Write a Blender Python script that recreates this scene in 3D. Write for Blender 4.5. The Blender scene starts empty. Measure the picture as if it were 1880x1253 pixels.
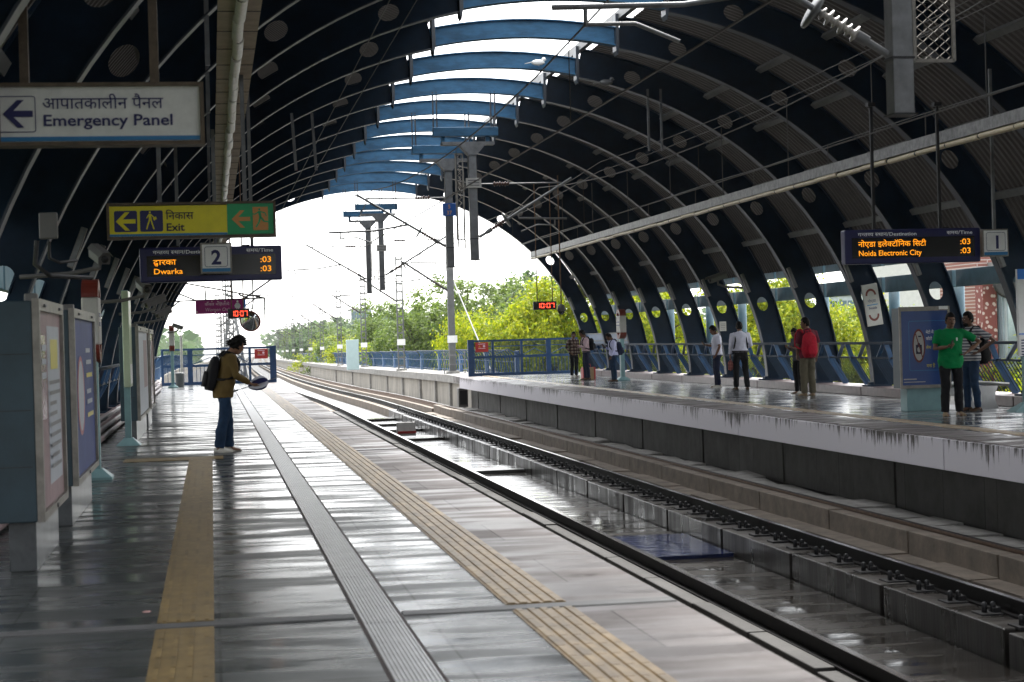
import bpy, bmesh, math, random
from mathutils import Vector, Matrix, noise as mnoise
R = math.radians
random.seed(7)
scn = bpy.context.scene
col = scn.collection

# ------------------------------------------------------------------ camera, sky, sun, exposure
TH = math.atan(552 / 3300.); RHO = math.atan(.029)
cam_d = bpy.data.cameras.new('camera'); cam = bpy.data.objects.new('camera', cam_d); col.objects.link(cam)
cam_d.sensor_width = 36; cam_d.lens = 3300 / 1880 * 36
cam_d.clip_start = .1; cam_d.clip_end = 4000
Rt = Vector((math.cos(TH), -math.sin(TH), 0)); Fw = Vector((math.sin(TH), math.cos(TH), 0)); Up = Vector((0, 0, 1))
vz = -(Fw - Up * (6.5 / 3300)).normalized()
vx = (Rt * math.cos(RHO) - Up * -math.sin(RHO) * -1).normalized()
vx = (vx - vz * vx.dot(vz)).normalized(); vy = vz.cross(vx)
cam.matrix_world = Matrix(((vx.x, vy.x, vz.x, 0), (vx.y, vy.y, vz.y, 0), (vx.z, vy.z, vz.z, 1.57), (0, 0, 0, 1)))
cam_d.dof.use_dof = True; cam_d.dof.focus_distance = 42; cam_d.dof.aperture_fstop = 4.6
scn.camera = cam
world = bpy.data.worlds.new('World'); scn.world = world; world.use_nodes = True
wn = world.node_tree; wn.nodes.clear()
sky = wn.nodes.new('ShaderNodeTexSky'); sky.sky_type = 'NISHITA'; sky.sun_disc = False
SUN_EL, SUN_ROT = R(55), R(20)
sky.sun_elevation = SUN_EL; sky.sun_rotation = SUN_ROT; sky.air_density = 1.0; sky.dust_density = 1.5; sky.ozone_density = 1.0
hsv = wn.nodes.new('ShaderNodeHueSaturation'); hsv.inputs['Saturation'].default_value = .12
bg = wn.nodes.new('ShaderNodeBackground'); bg.inputs['Strength'].default_value = .12
wo = wn.nodes.new('ShaderNodeOutputWorld')
wn.links.new(sky.outputs[0], hsv.inputs['Color']); wn.links.new(hsv.outputs[0], bg.inputs[0]); wn.links.new(bg.outputs[0], wo.inputs[0])
sun_d = bpy.data.lights.new('sun', 'SUN'); sun_d.energy = 1.7; sun_d.angle = R(14); sun_d.color = (1, .97, .92)
sun = bpy.data.objects.new('sun', sun_d); col.objects.link(sun)
sun.rotation_euler = (R(90) - SUN_EL, 0, math.pi - SUN_ROT)
scn.view_settings.view_transform = 'Standard'; scn.view_settings.look = 'None'
scn.view_settings.exposure = 2.32; scn.view_settings.gamma = 1
try: scn.view_settings.use_curve_mapping = False
except Exception: pass
scn.render.engine = 'CYCLES'
scn.cycles.max_bounces = 7; scn.cycles.diffuse_bounces = 4; scn.cycles.glossy_bounces = 4; scn.cycles.transmission_bounces = 4
scn.cycles.transparent_max_bounces = 8; scn.cycles.caustics_reflective = False; scn.cycles.caustics_refractive = False
scn.cycles.use_denoising = True

# ------------------------------------------------------------------ materials
M = {}
def mat(name, c, rough=.6, metal=0, var=.25, scale=4., bump=0., bscale=40., spec=.5, emit=0, c2=None, stretch=(1, 1, 1), rvar=0., trans=0, coat=0.):
    m = bpy.data.materials.new(name); m.use_nodes = True; nt = m.node_tree; b = nt.nodes['Principled BSDF']
    b.inputs['Roughness'].default_value = rough; b.inputs['Metallic'].default_value = metal
    b.inputs['Specular IOR Level'].default_value = spec
    if coat: b.inputs['Coat Weight'].default_value = coat; b.inputs['Coat Roughness'].default_value = .08
    c = tuple(c) + (1,)
    tc = nt.nodes.new('ShaderNodeTexCoord'); mp = nt.nodes.new('ShaderNodeMapping'); mp.inputs['Scale'].default_value = stretch
    nt.links.new(tc.outputs['Object'], mp.inputs[0])
    if var > 0 or c2:
        n = nt.nodes.new('ShaderNodeTexNoise'); n.inputs['Scale'].default_value = scale; n.inputs['Detail'].default_value = 6; n.inputs['Roughness'].default_value = .65
        nt.links.new(mp.outputs[0], n.inputs['Vector'])
        r = nt.nodes.new('ShaderNodeValToRGB'); r.color_ramp.elements[0].position = .32; r.color_ramp.elements[1].position = .68
        a = tuple(x * (1 - var) for x in c[:3]) + (1,); d = tuple(min(1, x * (1 + var)) for x in c[:3]) + (1,)
        if c2: a, d = c, tuple(c2) + (1,)
        r.color_ramp.elements[0].color = a; r.color_ramp.elements[1].color = d
        nt.links.new(n.outputs['Fac'], r.inputs[0]); nt.links.new(r.outputs[0], b.inputs['Base Color'])
        if rvar:
            mr = nt.nodes.new('ShaderNodeMapRange'); mr.inputs['From Min'].default_value = .35; mr.inputs['From Max'].default_value = .65
            mr.inputs['To Min'].default_value = max(.02, rough - rvar); mr.inputs['To Max'].default_value = rough + rvar
            n2 = nt.nodes.new('ShaderNodeTexNoise'); n2.inputs['Scale'].default_value = scale * .6; n2.inputs['Detail'].default_value = 4
            nt.links.new(mp.outputs[0], n2.inputs['Vector']); nt.links.new(n2.outputs['Fac'], mr.inputs[0]); nt.links.new(mr.outputs[0], b.inputs['Roughness'])
    else: b.inputs['Base Color'].default_value = c
    if bump:
        n3 = nt.nodes.new('ShaderNodeTexNoise'); n3.inputs['Scale'].default_value = bscale; n3.inputs['Detail'].default_value = 5
        nt.links.new(mp.outputs[0], n3.inputs['Vector'])
        bp = nt.nodes.new('ShaderNodeBump'); bp.inputs['Strength'].default_value = bump; bp.inputs['Distance'].default_value = .02
        nt.links.new(n3.outputs['Fac'], bp.inputs['Height']); nt.links.new(bp.outputs[0], b.inputs['Normal'])
    if emit:
        b.inputs['Emission Color'].default_value = c; b.inputs['Emission Strength'].default_value = emit
    if trans: b.inputs['Transmission Weight'].default_value = trans
    M[name] = m
    return m
def node(m, t, **kw):
    n = m.node_tree.nodes.new(t)
    for k, v in kw.items():
        if hasattr(n, k): setattr(n, k, v)
        else: n.inputs[k].default_value = v
    return n
def link(m, a, b): m.node_tree.links.new(a, b)
def bsdf(m): return m.node_tree.nodes['Principled BSDF']

mat('rib_paint', (.006, .022, .046), .6, spec=.3, var=.35, scale=2.2, c2=None, bump=.1, bscale=8)  # the crown beams' blue paint, darkened for dirt and the roof's deep shade
mat('crown_paint', (.035, .12, .225), .6, var=.45, scale=2.2, bump=.1, spec=.3, stretch=(.6, 1, 2))
mat('flange_paint', (.024, .032, .045), .4, var=.3, scale=3)
mat('eave_paint', (.06, .125, .16), .5, var=.2)
mat('roof_sheet', (.042, .039, .036), .5, metal=.0, var=.25, scale=1.2)
mat('purlin', (.17, .17, .165), .5, var=.2)
mat('dark_steel', (.022, .022, .024), .5, metal=.2, var=.4, scale=6)
mat('galv', (.19, .195, .20), .42, metal=.55, var=.25, scale=5)
mat('galv_dark', (.16, .165, .17), .5, metal=.4, var=.3, scale=5)
mat('rust', (.17, .10, .06), .75, var=.5, scale=9, bump=.3)
mat('rail_steel', (.008, .007, .007), .6, metal=0, spec=.15, var=.4, scale=8)
mat('rail_head', (.42, .41, .42), .18, metal=1., var=.1)
mat('rail_rust', (.14, .085, .055), .6, metal=.3, var=.4, scale=9)
mat('insulator', (.42, .40, .37), .25, var=.1)
mat('insul_dark', (.07, .03, .025), .3, var=.1)
mat('gate_blue', (.012, .05, .14), .4, var=.25, scale=5)
mat('railing_blue', (.014, .065, .16), .42, var=.25, scale=5)
mat('white', (.84, .84, .82), .5, var=.08)
mat('offwhite', (.45, .44, .41), .55, var=.12)
mat('sign_white', (.74, .74, .71), .4, var=.08, scale=9)
mat('sign_frame', (.10, .075, .05), .5, metal=.3, var=.4, scale=8)
mat('navy', (.012, .014, .10), .4, var=.05)
mat('ink', (.012, .01, .035), .5, var=0)
mat('sky_blue', (.02, .19, .42), .4, var=.05)
mat('sign_yellow', (.80, .70, .015), .4, var=.08, scale=6)
mat('sign_green', (.005, .36, .12), .4, var=.08)
mat('sign_orange', (.60, .27, .06), .4, var=.05)
mat('magenta', (.36, .012, .19), .45, var=.06)
mat('pink_print', (.85, .62, .72), .5, var=.05)
mat('red_sign', (.45, .03, .03), .5, var=.1)
mat('red_paint', (.15, .022, .012), .45, var=.15)
mat('board_body', (.014, .016, .085), .35, var=.1)
mat('screen', (.006, .006, .007), .25, var=0)
mat('led_amber', (1., .34, .01), .5, var=0, emit=.23)
mat('led_red', (1., .09, .04), .5, var=0, emit=.42)
mat('led_white', (.95, .97, 1.), .5, var=0)
mat('teal_box', (.024, .05, .066), .45, var=.18, scale=3, bump=.05)
mat('drain_metal', (.5, .5, .5), .32, metal=.8, var=.15, scale=8)
mat('rail_tube', (.018, .035, .06), .65, var=.2, spec=.25)
mat('alu', (.24, .225, .20), .45, metal=.5, var=.25, scale=8)
mat('stone_base', (.11, .12, .125), .3, var=.3, scale=6)
mat('concrete', (.30, .29, .27), .8, var=.28, scale=3, bump=.25, bscale=25)
mat('concrete_brown', (.20, .165, .13), .8, var=.3, scale=3, bump=.25, bscale=20)
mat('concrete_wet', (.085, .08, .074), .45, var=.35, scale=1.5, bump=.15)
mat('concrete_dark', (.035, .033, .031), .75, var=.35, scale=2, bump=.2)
mat('steel_bench', (.45, .45, .44), .3, metal=.85, var=.1)
mat('curb', (.12, .08, .08), .4, var=.3, scale=5)
mat('trough_face', (.40, .33, .24), .6, var=.2, scale=5)
mat('trough_tube', (.8, .78, .72), .35, var=.12, scale=9)
mat('tube_ivory', (.68, .58, .40), .4, var=.12)
mat('trough_side', (.27, .27, .27), .5, metal=.3, var=.35, scale=8)
mat('cam_body', (.125, .12, .115), .45, var=.1)
mat('black', (.012, .012, .013), .45, var=0)
mat('mirror', (.85, .85, .85), .04, metal=1, var=0)
mat('glass_dark', (.02, .025, .03), .05, var=0)
mat('brick', (.30, .12, .09), .8, var=.2)
mat('wall_white', (.62, .62, .60), .7, var=.08)
mat('trunk', (.09, .07, .05), .9, var=.3, scale=6, bump=.5)
mat('ground', (.06, .075, .035), .95, var=.4, scale=.05)
mat('rope', (.10, .10, .10), .5, metal=.3, var=0)
mat('copper_wire', (.06, .055, .05), .5, metal=.5, var=0)

def floor_tile(name, c, w, h, rough, mortar, rv=.1, offset=0., var=.2, rot=0, dirt=.35, wet=.5, stain=0, spec=.55, jd=.5, dry=.6):
    """wet stone slabs: joints from a brick texture, patchy gloss, slabs very slightly uneven"""
    m = bpy.data.materials.new(name); m.use_nodes = True; b = bsdf(m)
    tc = node(m, 'ShaderNodeTexCoord'); mp = node(m, 'ShaderNodeMapping'); mp.inputs['Rotation'].default_value = (0, 0, rot)
    link(m, tc.outputs['Object'], mp.inputs[0])
    br = node(m, 'ShaderNodeTexBrick', offset=offset, squash=1.); br.inputs['Scale'].default_value = 1; br.inputs['Brick Width'].default_value = w; br.inputs['Row Height'].default_value = h
    br.inputs['Mortar Size'].default_value = mortar; br.inputs['Mortar Smooth'].default_value = .2; br.inputs['Bias'].default_value = 0
    lo = tuple(x * (1 - var) for x in c); hi = tuple(x * (1 + var) for x in c)
    br.inputs['Color1'].default_value = lo + (1,); br.inputs['Color2'].default_value = hi + (1,); br.inputs['Mortar'].default_value = tuple(x * .35 for x in c) + (1,)
    link(m, mp.outputs[0], br.inputs['Vector'])
    n = node(m, 'ShaderNodeTexNoise'); n.inputs['Scale'].default_value = 1.7; n.inputs['Detail'].default_value = 8; n.inputs['Roughness'].default_value = .7
    link(m, tc.outputs['Object'], n.inputs['Vector'])
    mx = node(m, 'ShaderNodeMix', data_type='RGBA', blend_type='MULTIPLY'); mx.inputs[0].default_value = dirt
    rp = node(m, 'ShaderNodeValToRGB'); rp.color_ramp.elements[0].position = .35; rp.color_ramp.elements[1].position = .65
    rp.color_ramp.elements[0].color = (.45, .43, .40, 1)
    link(m, n.outputs['Fac'], rp.inputs[0]); link(m, br.outputs['Color'], mx.inputs[6]); link(m, rp.outputs[0], mx.inputs[7]); link(m, mx.outputs[2], b.inputs['Base Color'])
    mp2 = node(m, 'ShaderNodeMapping'); mp2.inputs['Scale'].default_value = (.6, 2.6, 1); link(m, tc.outputs['Object'], mp2.inputs[0])
    n2 = node(m, 'ShaderNodeTexNoise'); n2.inputs['Scale'].default_value = 1.1; n2.inputs['Detail'].default_value = 5; link(m, mp2.outputs[0], n2.inputs['Vector'])
    mr = node(m, 'ShaderNodeMapRange'); mr.inputs['From Min'].default_value = .40; mr.inputs['From Max'].default_value = .60
    mr.inputs['To Min'].default_value = max(.03, rough - rv); mr.inputs['To Max'].default_value = rough + rv
    link(m, n2.outputs['Fac'], mr.inputs[0]); link(m, mr.outputs[0], b.inputs['Roughness'])
    mp3 = node(m, 'ShaderNodeMapping'); mp3.inputs['Scale'].default_value = (.8, 3.2, 1); link(m, tc.outputs['Object'], mp3.inputs[0])
    n3 = node(m, 'ShaderNodeTexNoise'); n3.inputs['Scale'].default_value = 1.5; n3.inputs['Detail'].default_value = 3; link(m, mp3.outputs[0], n3.inputs['Vector'])
    ad = node(m, 'ShaderNodeMath', operation='MULTIPLY_ADD'); ad.inputs[1].default_value = -.35; link(m, br.outputs['Fac'], ad.inputs[0]); link(m, n3.outputs['Fac'], ad.inputs[2])
    bp = node(m, 'ShaderNodeBump'); bp.inputs['Strength'].default_value = wet; bp.inputs['Distance'].default_value = .012
    link(m, ad.outputs[0], bp.inputs['Height']); link(m, bp.outputs[0], b.inputs['Normal'])
    # joints and dry patches do not shine
    iv = node(m, 'ShaderNodeMath', operation='MULTIPLY_ADD'); iv.inputs[1].default_value = -spec * jd; iv.inputs[2].default_value = spec; link(m, br.outputs['Fac'], iv.inputs[0])
    n6 = node(m, 'ShaderNodeTexNoise'); n6.inputs['Scale'].default_value = 2.3; n6.inputs['Detail'].default_value = 9; n6.inputs['Roughness'].default_value = .75; link(m, tc.outputs['Object'], n6.inputs['Vector'])
    r6 = node(m, 'ShaderNodeMapRange'); r6.inputs['From Min'].default_value = .38; r6.inputs['From Max'].default_value = .62; r6.inputs['To Min'].default_value = dry; r6.inputs['To Max'].default_value = 1.15; link(m, n6.outputs['Fac'], r6.inputs[0])
    mu = node(m, 'ShaderNodeMath', operation='MULTIPLY'); link(m, iv.outputs[0], mu.inputs[0]); link(m, r6.outputs[0], mu.inputs[1]); link(m, mu.outputs[0], b.inputs['Specular IOR Level'])
    if stain:
        n5 = node(m, 'ShaderNodeTexNoise'); n5.inputs['Scale'].default_value = .75; n5.inputs['Detail'].default_value = 7; n5.inputs['Roughness'].default_value = .62; link(m, tc.outputs['Object'], n5.inputs['Vector'])
        r5 = node(m, 'ShaderNodeValToRGB'); r5.color_ramp.elements[0].position = .60; r5.color_ramp.elements[1].position = .66; r5.color_ramp.elements[0].color = (1, 1, 1, 1); r5.color_ramp.elements[1].color = (.22, .16, .15, 1)
        link(m, n5.outputs['Fac'], r5.inputs[0]); m5 = node(m, 'ShaderNodeMix', data_type='RGBA', blend_type='MULTIPLY'); m5.inputs[0].default_value = 1
        link(m, mx.outputs[2], m5.inputs[6]); link(m, r5.outputs[0], m5.inputs[7]); link(m, m5.outputs[2], b.inputs['Base Color'])
    M[name] = m
floor_tile('kota_stone', (.062, .069, .068), .585, 1.17, .26, .008, rv=.13, offset=.37, wet=.07, spec=.36, rot=R(90), dry=.5)
floor_tile('granite_edge', (.20, .178, .176), 2.2, 1.25, .5, .006, rv=.2, wet=.12, dirt=.7, stain=1, spec=.4, jd=.3, offset=.3)
floor_tile('platform_far', (.16, .172, .178), 1.2, 1.2, .17, .005, rv=.12, wet=.5)
floor_tile('wet_slab', (.026, .023, .020), 3., 2.2, .2, .006, rv=.12, wet=.22, dirt=.6, spec=.45, jd=.2, dry=.8)
floor_tile('panel_wall', (.075, .072, .066), 1.6, 3., .75, .012, rv=.05, wet=.2, dirt=.6)

# painted face of the platform edge with drip stains running down from the lip
m = mat('stained_face', (.74, .71, .76), .65, var=.12, scale=1.5)
tc = node(m, 'ShaderNodeTexCoord'); mp = node(m, 'ShaderNodeMapping'); mp.inputs['Scale'].default_value = (1, 3.2, .35); link(m, tc.outputs['Object'], mp.inputs[0])
n = node(m, 'ShaderNodeTexNoise'); n.inputs['Scale'].default_value = 2.2; n.inputs['Detail'].default_value = 7; n.inputs['Roughness'].default_value = .75; link(m, mp.outputs[0], n.inputs['Vector'])
sx = node(m, 'ShaderNodeSeparateXYZ'); link(m, tc.outputs['Object'], sx.inputs[0])
mr = node(m, 'ShaderNodeMapRange'); mr.inputs['From Min'].default_value = -.45; mr.inputs['From Max'].default_value = -.02; mr.inputs['To Min'].default_value = -.16; mr.inputs['To Max'].default_value = .12
link(m, sx.outputs['Z'], mr.inputs[0]); nb = node(m, 'ShaderNodeTexNoise'); nb.inputs['Scale'].default_value = .55; nb.inputs['Detail'].default_value = 3; link(m, tc.outputs['Object'], nb.inputs['Vector'])
nm = node(m, 'ShaderNodeMath', operation='MULTIPLY_ADD'); nm.inputs[1].default_value = .5; nm.inputs[2].default_value = -.25; link(m, nb.outputs['Fac'], nm.inputs[0])
a0 = node(m, 'ShaderNodeMath', operation='ADD'); link(m, n.outputs['Fac'], a0.inputs[0]); link(m, nm.outputs[0], a0.inputs[1])
ad = node(m, 'ShaderNodeMath', operation='ADD'); link(m, a0.outputs[0], ad.inputs[0]); link(m, mr.outputs[0], ad.inputs[1])
rp = node(m, 'ShaderNodeValToRGB'); rp.color_ramp.elements[0].position = .57; rp.color_ramp.elements[1].position = .67
rp.color_ramp.elements[0].color = (.74, .71, .76, 1); rp.color_ramp.elements[1].color = (.07, .06, .055, 1)
link(m, ad.outputs[0], rp.inputs[0]); link(m, rp.outputs[0], bsdf(m).inputs['Base Color'])

def leaf_mat(name, c, c2):
    m = bpy.data.materials.new(name); m.use_nodes = True; nt = m.node_tree; b = bsdf(m)
    oi = node(m, 'ShaderNodeNewGeometry'); r = node(m, 'ShaderNodeValToRGB')
    r.color_ramp.elements[0].color = c + (1,); r.color_ramp.elements[1].color = c2 + (1,)
    link(m, oi.outputs['Random Per Island'], r.inputs[0]); link(m, r.outputs[0], b.inputs['Base Color'])
    b.inputs['Roughness'].default_value = .55; b.inputs['Specular IOR Level'].default_value = .3
    tr = node(m, 'ShaderNodeBsdfTranslucent'); link(m, r.outputs[0], tr.inputs[0])
    mx = node(m, 'ShaderNodeMixShader'); mx.inputs[0].default_value = .45
    out = nt.nodes['Material Output']; link(m, b.outputs[0], mx.inputs[1]); link(m, tr.outputs[0], mx.inputs[2]); link(m, mx.outputs[0], out.inputs[0])
    M[name] = m
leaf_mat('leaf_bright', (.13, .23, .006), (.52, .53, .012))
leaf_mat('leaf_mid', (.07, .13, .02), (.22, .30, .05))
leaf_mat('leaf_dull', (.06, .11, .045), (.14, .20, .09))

# ------------------------------------------------------------------ mesh helpers
class MB:
    def __init__(s): s.v = []; s.f = []; s.m = []; s.mi = 0; s.sm = []
    def add(s, vs, fs, smooth=False):
        o = len(s.v); s.v += [tuple(v) for v in vs]
        for f in fs: s.f.append([i + o for i in f]); s.m.append(s.mi); s.sm.append(smooth)
        return s
    def box(s, x0, x1, y0, y1, z0, z1):
        x0, x1 = sorted((x0, x1)); y0, y1 = sorted((y0, y1)); z0, z1 = sorted((z0, z1))
        return s.add([(x0, y0, z0), (x1, y0, z0), (x1, y1, z0), (x0, y1, z0), (x0, y0, z1), (x1, y0, z1), (x1, y1, z1), (x0, y1, z1)],
              [(3, 2, 1, 0), (4, 5, 6, 7), (0, 1, 5, 4), (1, 2, 6, 5), (2, 3, 7, 6), (3, 0, 4, 7)])
    def bbox(s, x0, x1, y0, y1, z0, z1, b=.01):
        """box with chamfered edges"""
        bm = bmesh.new(); bmesh.ops.create_cube(bm, size=1)
        for v in bm.verts:
            v.co = Vector(((x0 + x1) / 2 + v.co.x * (x1 - x0), (y0 + y1) / 2 + v.co.y * (y1 - y0), (z0 + z1) / 2 + v.co.z * (z1 - z0)))
        bmesh.ops.bevel(bm, geom=bm.edges[:], offset=b, segments=2, affect='EDGES', profile=.5)
        return s.bm(bm)
    def bm(s, bm, smooth=False, M4=None):
        bm.verts.index_update(); vs = [(M4 @ v.co if M4 else v.co)[:] for v in bm.verts]; fs = [[v.index for v in f.verts] for f in bm.faces]
        bm.free(); return s.add(vs, fs, smooth)
    def bar(s, a, b, w, h=None, up=(0, 0, 1)):
        a, b = Vector(a), Vector(b); h = h or w; d = (b - a).normalized(); u = Vector(up)
        if abs(d.dot(u)) > .98: u = Vector((0, 1, 0))
        x = d.cross(u).normalized(); u = x.cross(d).normalized(); vs = []
        for p in (a, b):
            for i, j in ((-1, -1), (1, -1), (1, 1), (-1, 1)): vs.append(p + x * i * w / 2 + u * j * h / 2)
        return s.add(vs, [(0, 1, 2, 3), (7, 6, 5, 4), (0, 4, 5, 1), (1, 5, 6, 2), (2, 6, 7, 3), (3, 7, 4, 0)])
    def tube(s, pts, r, n=8, cap=True):
        pts = [Vector(p) for p in pts]; N = len(pts); rs = r if isinstance(r, (list, tuple)) else [r] * N
        vs = []; fs = []; prev = None
        for i, p in enumerate(pts):
            d = (pts[min(i + 1, N - 1)] - pts[max(i - 1, 0)]).normalized()
            if prev is None:
                u = Vector((0, 0, 1)) if abs(d.z) < .9 else Vector((0, 1, 0)); x = d.cross(u).normalized()
            else: x = (prev - d * prev.dot(d)).normalized()
            prev = x; y = d.cross(x)
            for k in range(n):
                t = 2 * math.pi * k / n; vs.append(p + (x * math.cos(t) + y * math.sin(t)) * rs[i])
        for i in range(N - 1):
            for k in range(n): a = i * n + k; b = i * n + (k + 1) % n; fs.append((a, b, b + n, a + n))
        s.add(vs, fs, n > 5)
        if cap:
            s.add(vs[:n], [tuple(range(n))[::-1]]); s.add(vs[-n:], [tuple(range(n))])
        return s
    def loft(s, rings, cap=True, smooth=True):
        n = len(rings[0]); vs = [v for r in rings for v in r]; fs = []
        for i in range(len(rings) - 1):
            for k in range(n): a = i * n + k; b = i * n + (k + 1) % n; fs.append((a, b, b + n, a + n))
        if cap: fs += [tuple(range(n))[::-1], tuple(range((len(rings) - 1) * n, len(rings) * n))]
        return s.add(vs, fs, smooth)
    def lathe(s, prof, c=(0, 0, 0), n=16, ax=None):
        """prof: (r, h) pairs along axis ax"""
        d = Vector(ax or (0, 0, 1)).normalized(); u = Vector((0, 0, 1)) if abs(d.z) < .9 else Vector((1, 0, 0)); x = d.cross(u).normalized(); y = d.cross(x); c = Vector(c)
        return s.loft([[c + d * h + (x * math.cos(2 * math.pi * k / n) + y * math.sin(2 * math.pi * k / n)) * r for k in range(n)] for r, h in prof])
    def ell(s, c, r, n=16, m=10, M3=None):
        c = Vector(c); rings = []
        for i in range(m + 1):
            t = -math.pi / 2 + math.pi * (i + (.02 if i == 0 else -.02 if i == m else 0)) / m
            ring = []
            for k in range(n):
                a = 2 * math.pi * k / n; v = Vector((r[0] * math.cos(t) * math.cos(a), r[1] * math.cos(t) * math.sin(a), r[2] * math.sin(t)))
                ring.append(c + (M3 @ v if M3 else v))
            rings.append(ring)
        return s.loft(rings)
    def prism(s, poly, a, b, plane='xz'):
        """2D polygon (plane xz at y from a to b; or xy at z from a to b; or yz at x from a to b)"""
        def P(u, v, w): return (u, w, v) if plane == 'xz' else (u, v, w) if plane == 'xy' else (w, u, v)
        n = len(poly); vs = [P(u, v, a) for u, v in poly] + [P(u, v, b) for u, v in poly]
        fs = [tuple(range(n)), tuple(range(n, 2 * n))[::-1]] + [(i, i + n, (i + 1) % n + n, (i + 1) % n) for i in range(n)]
        return s.add(vs, fs)
    def build(s, name, mats, parent=None, smooth=None, loc=None):
        me = bpy.data.meshes.new(name); me.from_pydata(s.v, [], s.f)
        if not isinstance(mats, (list, tuple)): mats = [mats]
        for m in mats: me.materials.append(M[m] if isinstance(m, str) else m)
        me.polygons.foreach_set('material_index', s.m)
        me.polygons.foreach_set('use_smooth', [bool(x) if smooth is None else smooth for x in s.sm])
        bm = bmesh.new(); bm.from_mesh(me); bmesh.ops.recalc_face_normals(bm, faces=bm.faces[:]); bm.to_mesh(me); bm.free()
        me.update()
        o = bpy.data.objects.new(name, me); col.objects.link(o)
        if parent: o.parent = parent
        if loc: o.location = loc
        return o
def tag(o, label=None, cat=None, group=None, kind=None):
    if label: o['label'] = label
    if cat: o['category'] = cat
    if group: o['group'] = group
    if kind: o['kind'] = kind
    return o
def thing(name, label, cat, loc=(0, 0, 0), rz=0, group=None):
    o = bpy.data.objects.new(name, None); o.empty_display_size = .2; col.objects.link(o)
    o.location = loc; o.rotation_euler = (0, 0, rz)
    return tag(o, label, cat, group)
def kids(o): return [c for c in o.children]
CH = {}
def copy_tree(o, loc=None, label=None, rz=None, parent=None):
    c = o.copy(); col.objects.link(c)
    if parent: c.parent = parent
    if loc is not None: c.location = loc
    if rz is not None: c.rotation_euler = (0, 0, rz)
    if label: c['label'] = label
    for ch in list(o.children): copy_tree(ch, parent=c)
    return c
ORD = ['first', 'second', 'third', 'fourth', 'fifth', 'sixth', 'seventh', 'eighth', 'ninth', 'tenth', 'eleventh', 'twelfth', 'thirteenth', 'fourteenth', 'fifteenth', 'sixteenth', 'seventeenth', 'eighteenth', 'nineteenth', 'twentieth']

# lettering: flat meshes from Blender's own text, Devanagari half letters made by trimming the upright
_tmp = {}
def glyph(s, bold=0.):
    k = (s, bold)
    if k not in _tmp:
        c = bpy.data.curves.new('tmp', 'FONT'); c.body = s; c.offset = bold; c.resolution_u = 3
        o = bpy.data.objects.new('tmp', c); col.objects.link(o); bpy.context.view_layer.update()
        me = bpy.data.meshes.new_from_object(o.evaluated_get(bpy.context.evaluated_depsgraph_get()))
        _tmp[k] = ([v.co.copy() for v in me.vertices], [list(p.vertices) for p in me.polygons])
        bpy.data.objects.remove(o); bpy.data.curves.remove(c); bpy.data.meshes.remove(me)
    return _tmp[k]
def layout(tokens, bold=0.):
    """tokens: a string, or a list of strings and ('half', x) / ('sub', x) tuples"""
    if isinstance(tokens, str): tokens = [tokens]
    V = []; F = []; x = 0
    for t in tokens:
        if t == ' ': x += .28; continue
        half = isinstance(t, tuple); vs, fs = glyph(t[1] if half else t, bold)
        if not vs: continue
        if half and t[0] == 'half':
            w = max(v.x for v in vs); bm = bmesh.new(); bv = [bm.verts.new(v) for v in vs]
            for f in fs:
                try: bm.faces.new([bv[i] for i in f])
                except Exception: pass
            bmesh.ops.bisect_plane(bm, geom=bm.verts[:] + bm.edges[:] + bm.faces[:], plane_co=(w - .19, 0, 0), plane_no=(1, 0, 0), clear_outer=True)
            bm.verts.index_update(); vs = [v.co.copy() for v in bm.verts]; fs = [[v.index for v in f.verts] for f in bm.faces]; bm.free(); adv = w - .19
            vs = [v + Vector((x, 0, 0)) for v in vs]; x += adv
        elif half:
            w = max(v.x for v in vs); vs = [Vector((x - .42 + v.x * .6, -.22 + v.y * .55, 0)) for v in vs]
        else:
            adv = max(v.x for v in vs)
            if t == 'ि': adv = .26
            vs = [v + Vector((x, 0, 0)) for v in vs]; x += adv + (.0 if ord(t[-1]) > 0x900 else .03)
        o = len(V); V += vs; F += [[i + o for i in f] for f in fs]
    return V, F
def write(tokens, x, z, h, y, mt, parent, bold=0., width=None, name='lettering', shear=0):
    """text in the xz plane facing -Y, baseline start (x, z), letter height h for a capital; width squeezes it to fit"""
    V, F = layout(tokens, bold); k = h / .7; w = max(v.x for v in V) * k; kx = width / w if width else 1
    mb = MB(); mb.add([(x + (v.x + v.y * shear) * k * kx, y, z + v.y * k) for v in V], F)
    return mb.build(name, mt, parent)
def rrect(x0, x1, z0, z1, r, n=5):
    P = []
    for cx, cz, a in ((x1 - r, z1 - r, 0), (x0 + r, z1 - r, 90), (x0 + r, z0 + r, 180), (x1 - r, z0 + r, 270)):
        for i in range(n + 1): t = R(a + 90 * i / n); P.append((cx + r * math.cos(t), cz + r * math.sin(t)))
    return P
def rring(mb, x0, x1, z0, z1, r, w, y):
    A = rrect(x0, x1, z0, z1, r); B = rrect(x0 + w, x1 - w, z0 + w, z1 - w, max(.005, r - w)); n = len(A)
    mb.add([(a, y, b) for a, b in A] + [(a, y, b) for a, b in B], [(i, (i + 1) % n, (i + 1) % n + n, i + n) for i in range(n)])
def arrow(cx, cz, s):
    """left pointing arrow outline"""
    return [(cx - s, cz), (cx - .05 * s, cz + .95 * s), (cx + .42 * s, cz + .95 * s), (cx - .28 * s, cz + .22 * s), (cx + s, cz + .22 * s),
            (cx + s, cz - .22 * s), (cx - .28 * s, cz - .22 * s), (cx + .42 * s, cz - .95 * s), (cx - .05 * s, cz - .95 * s)]
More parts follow.
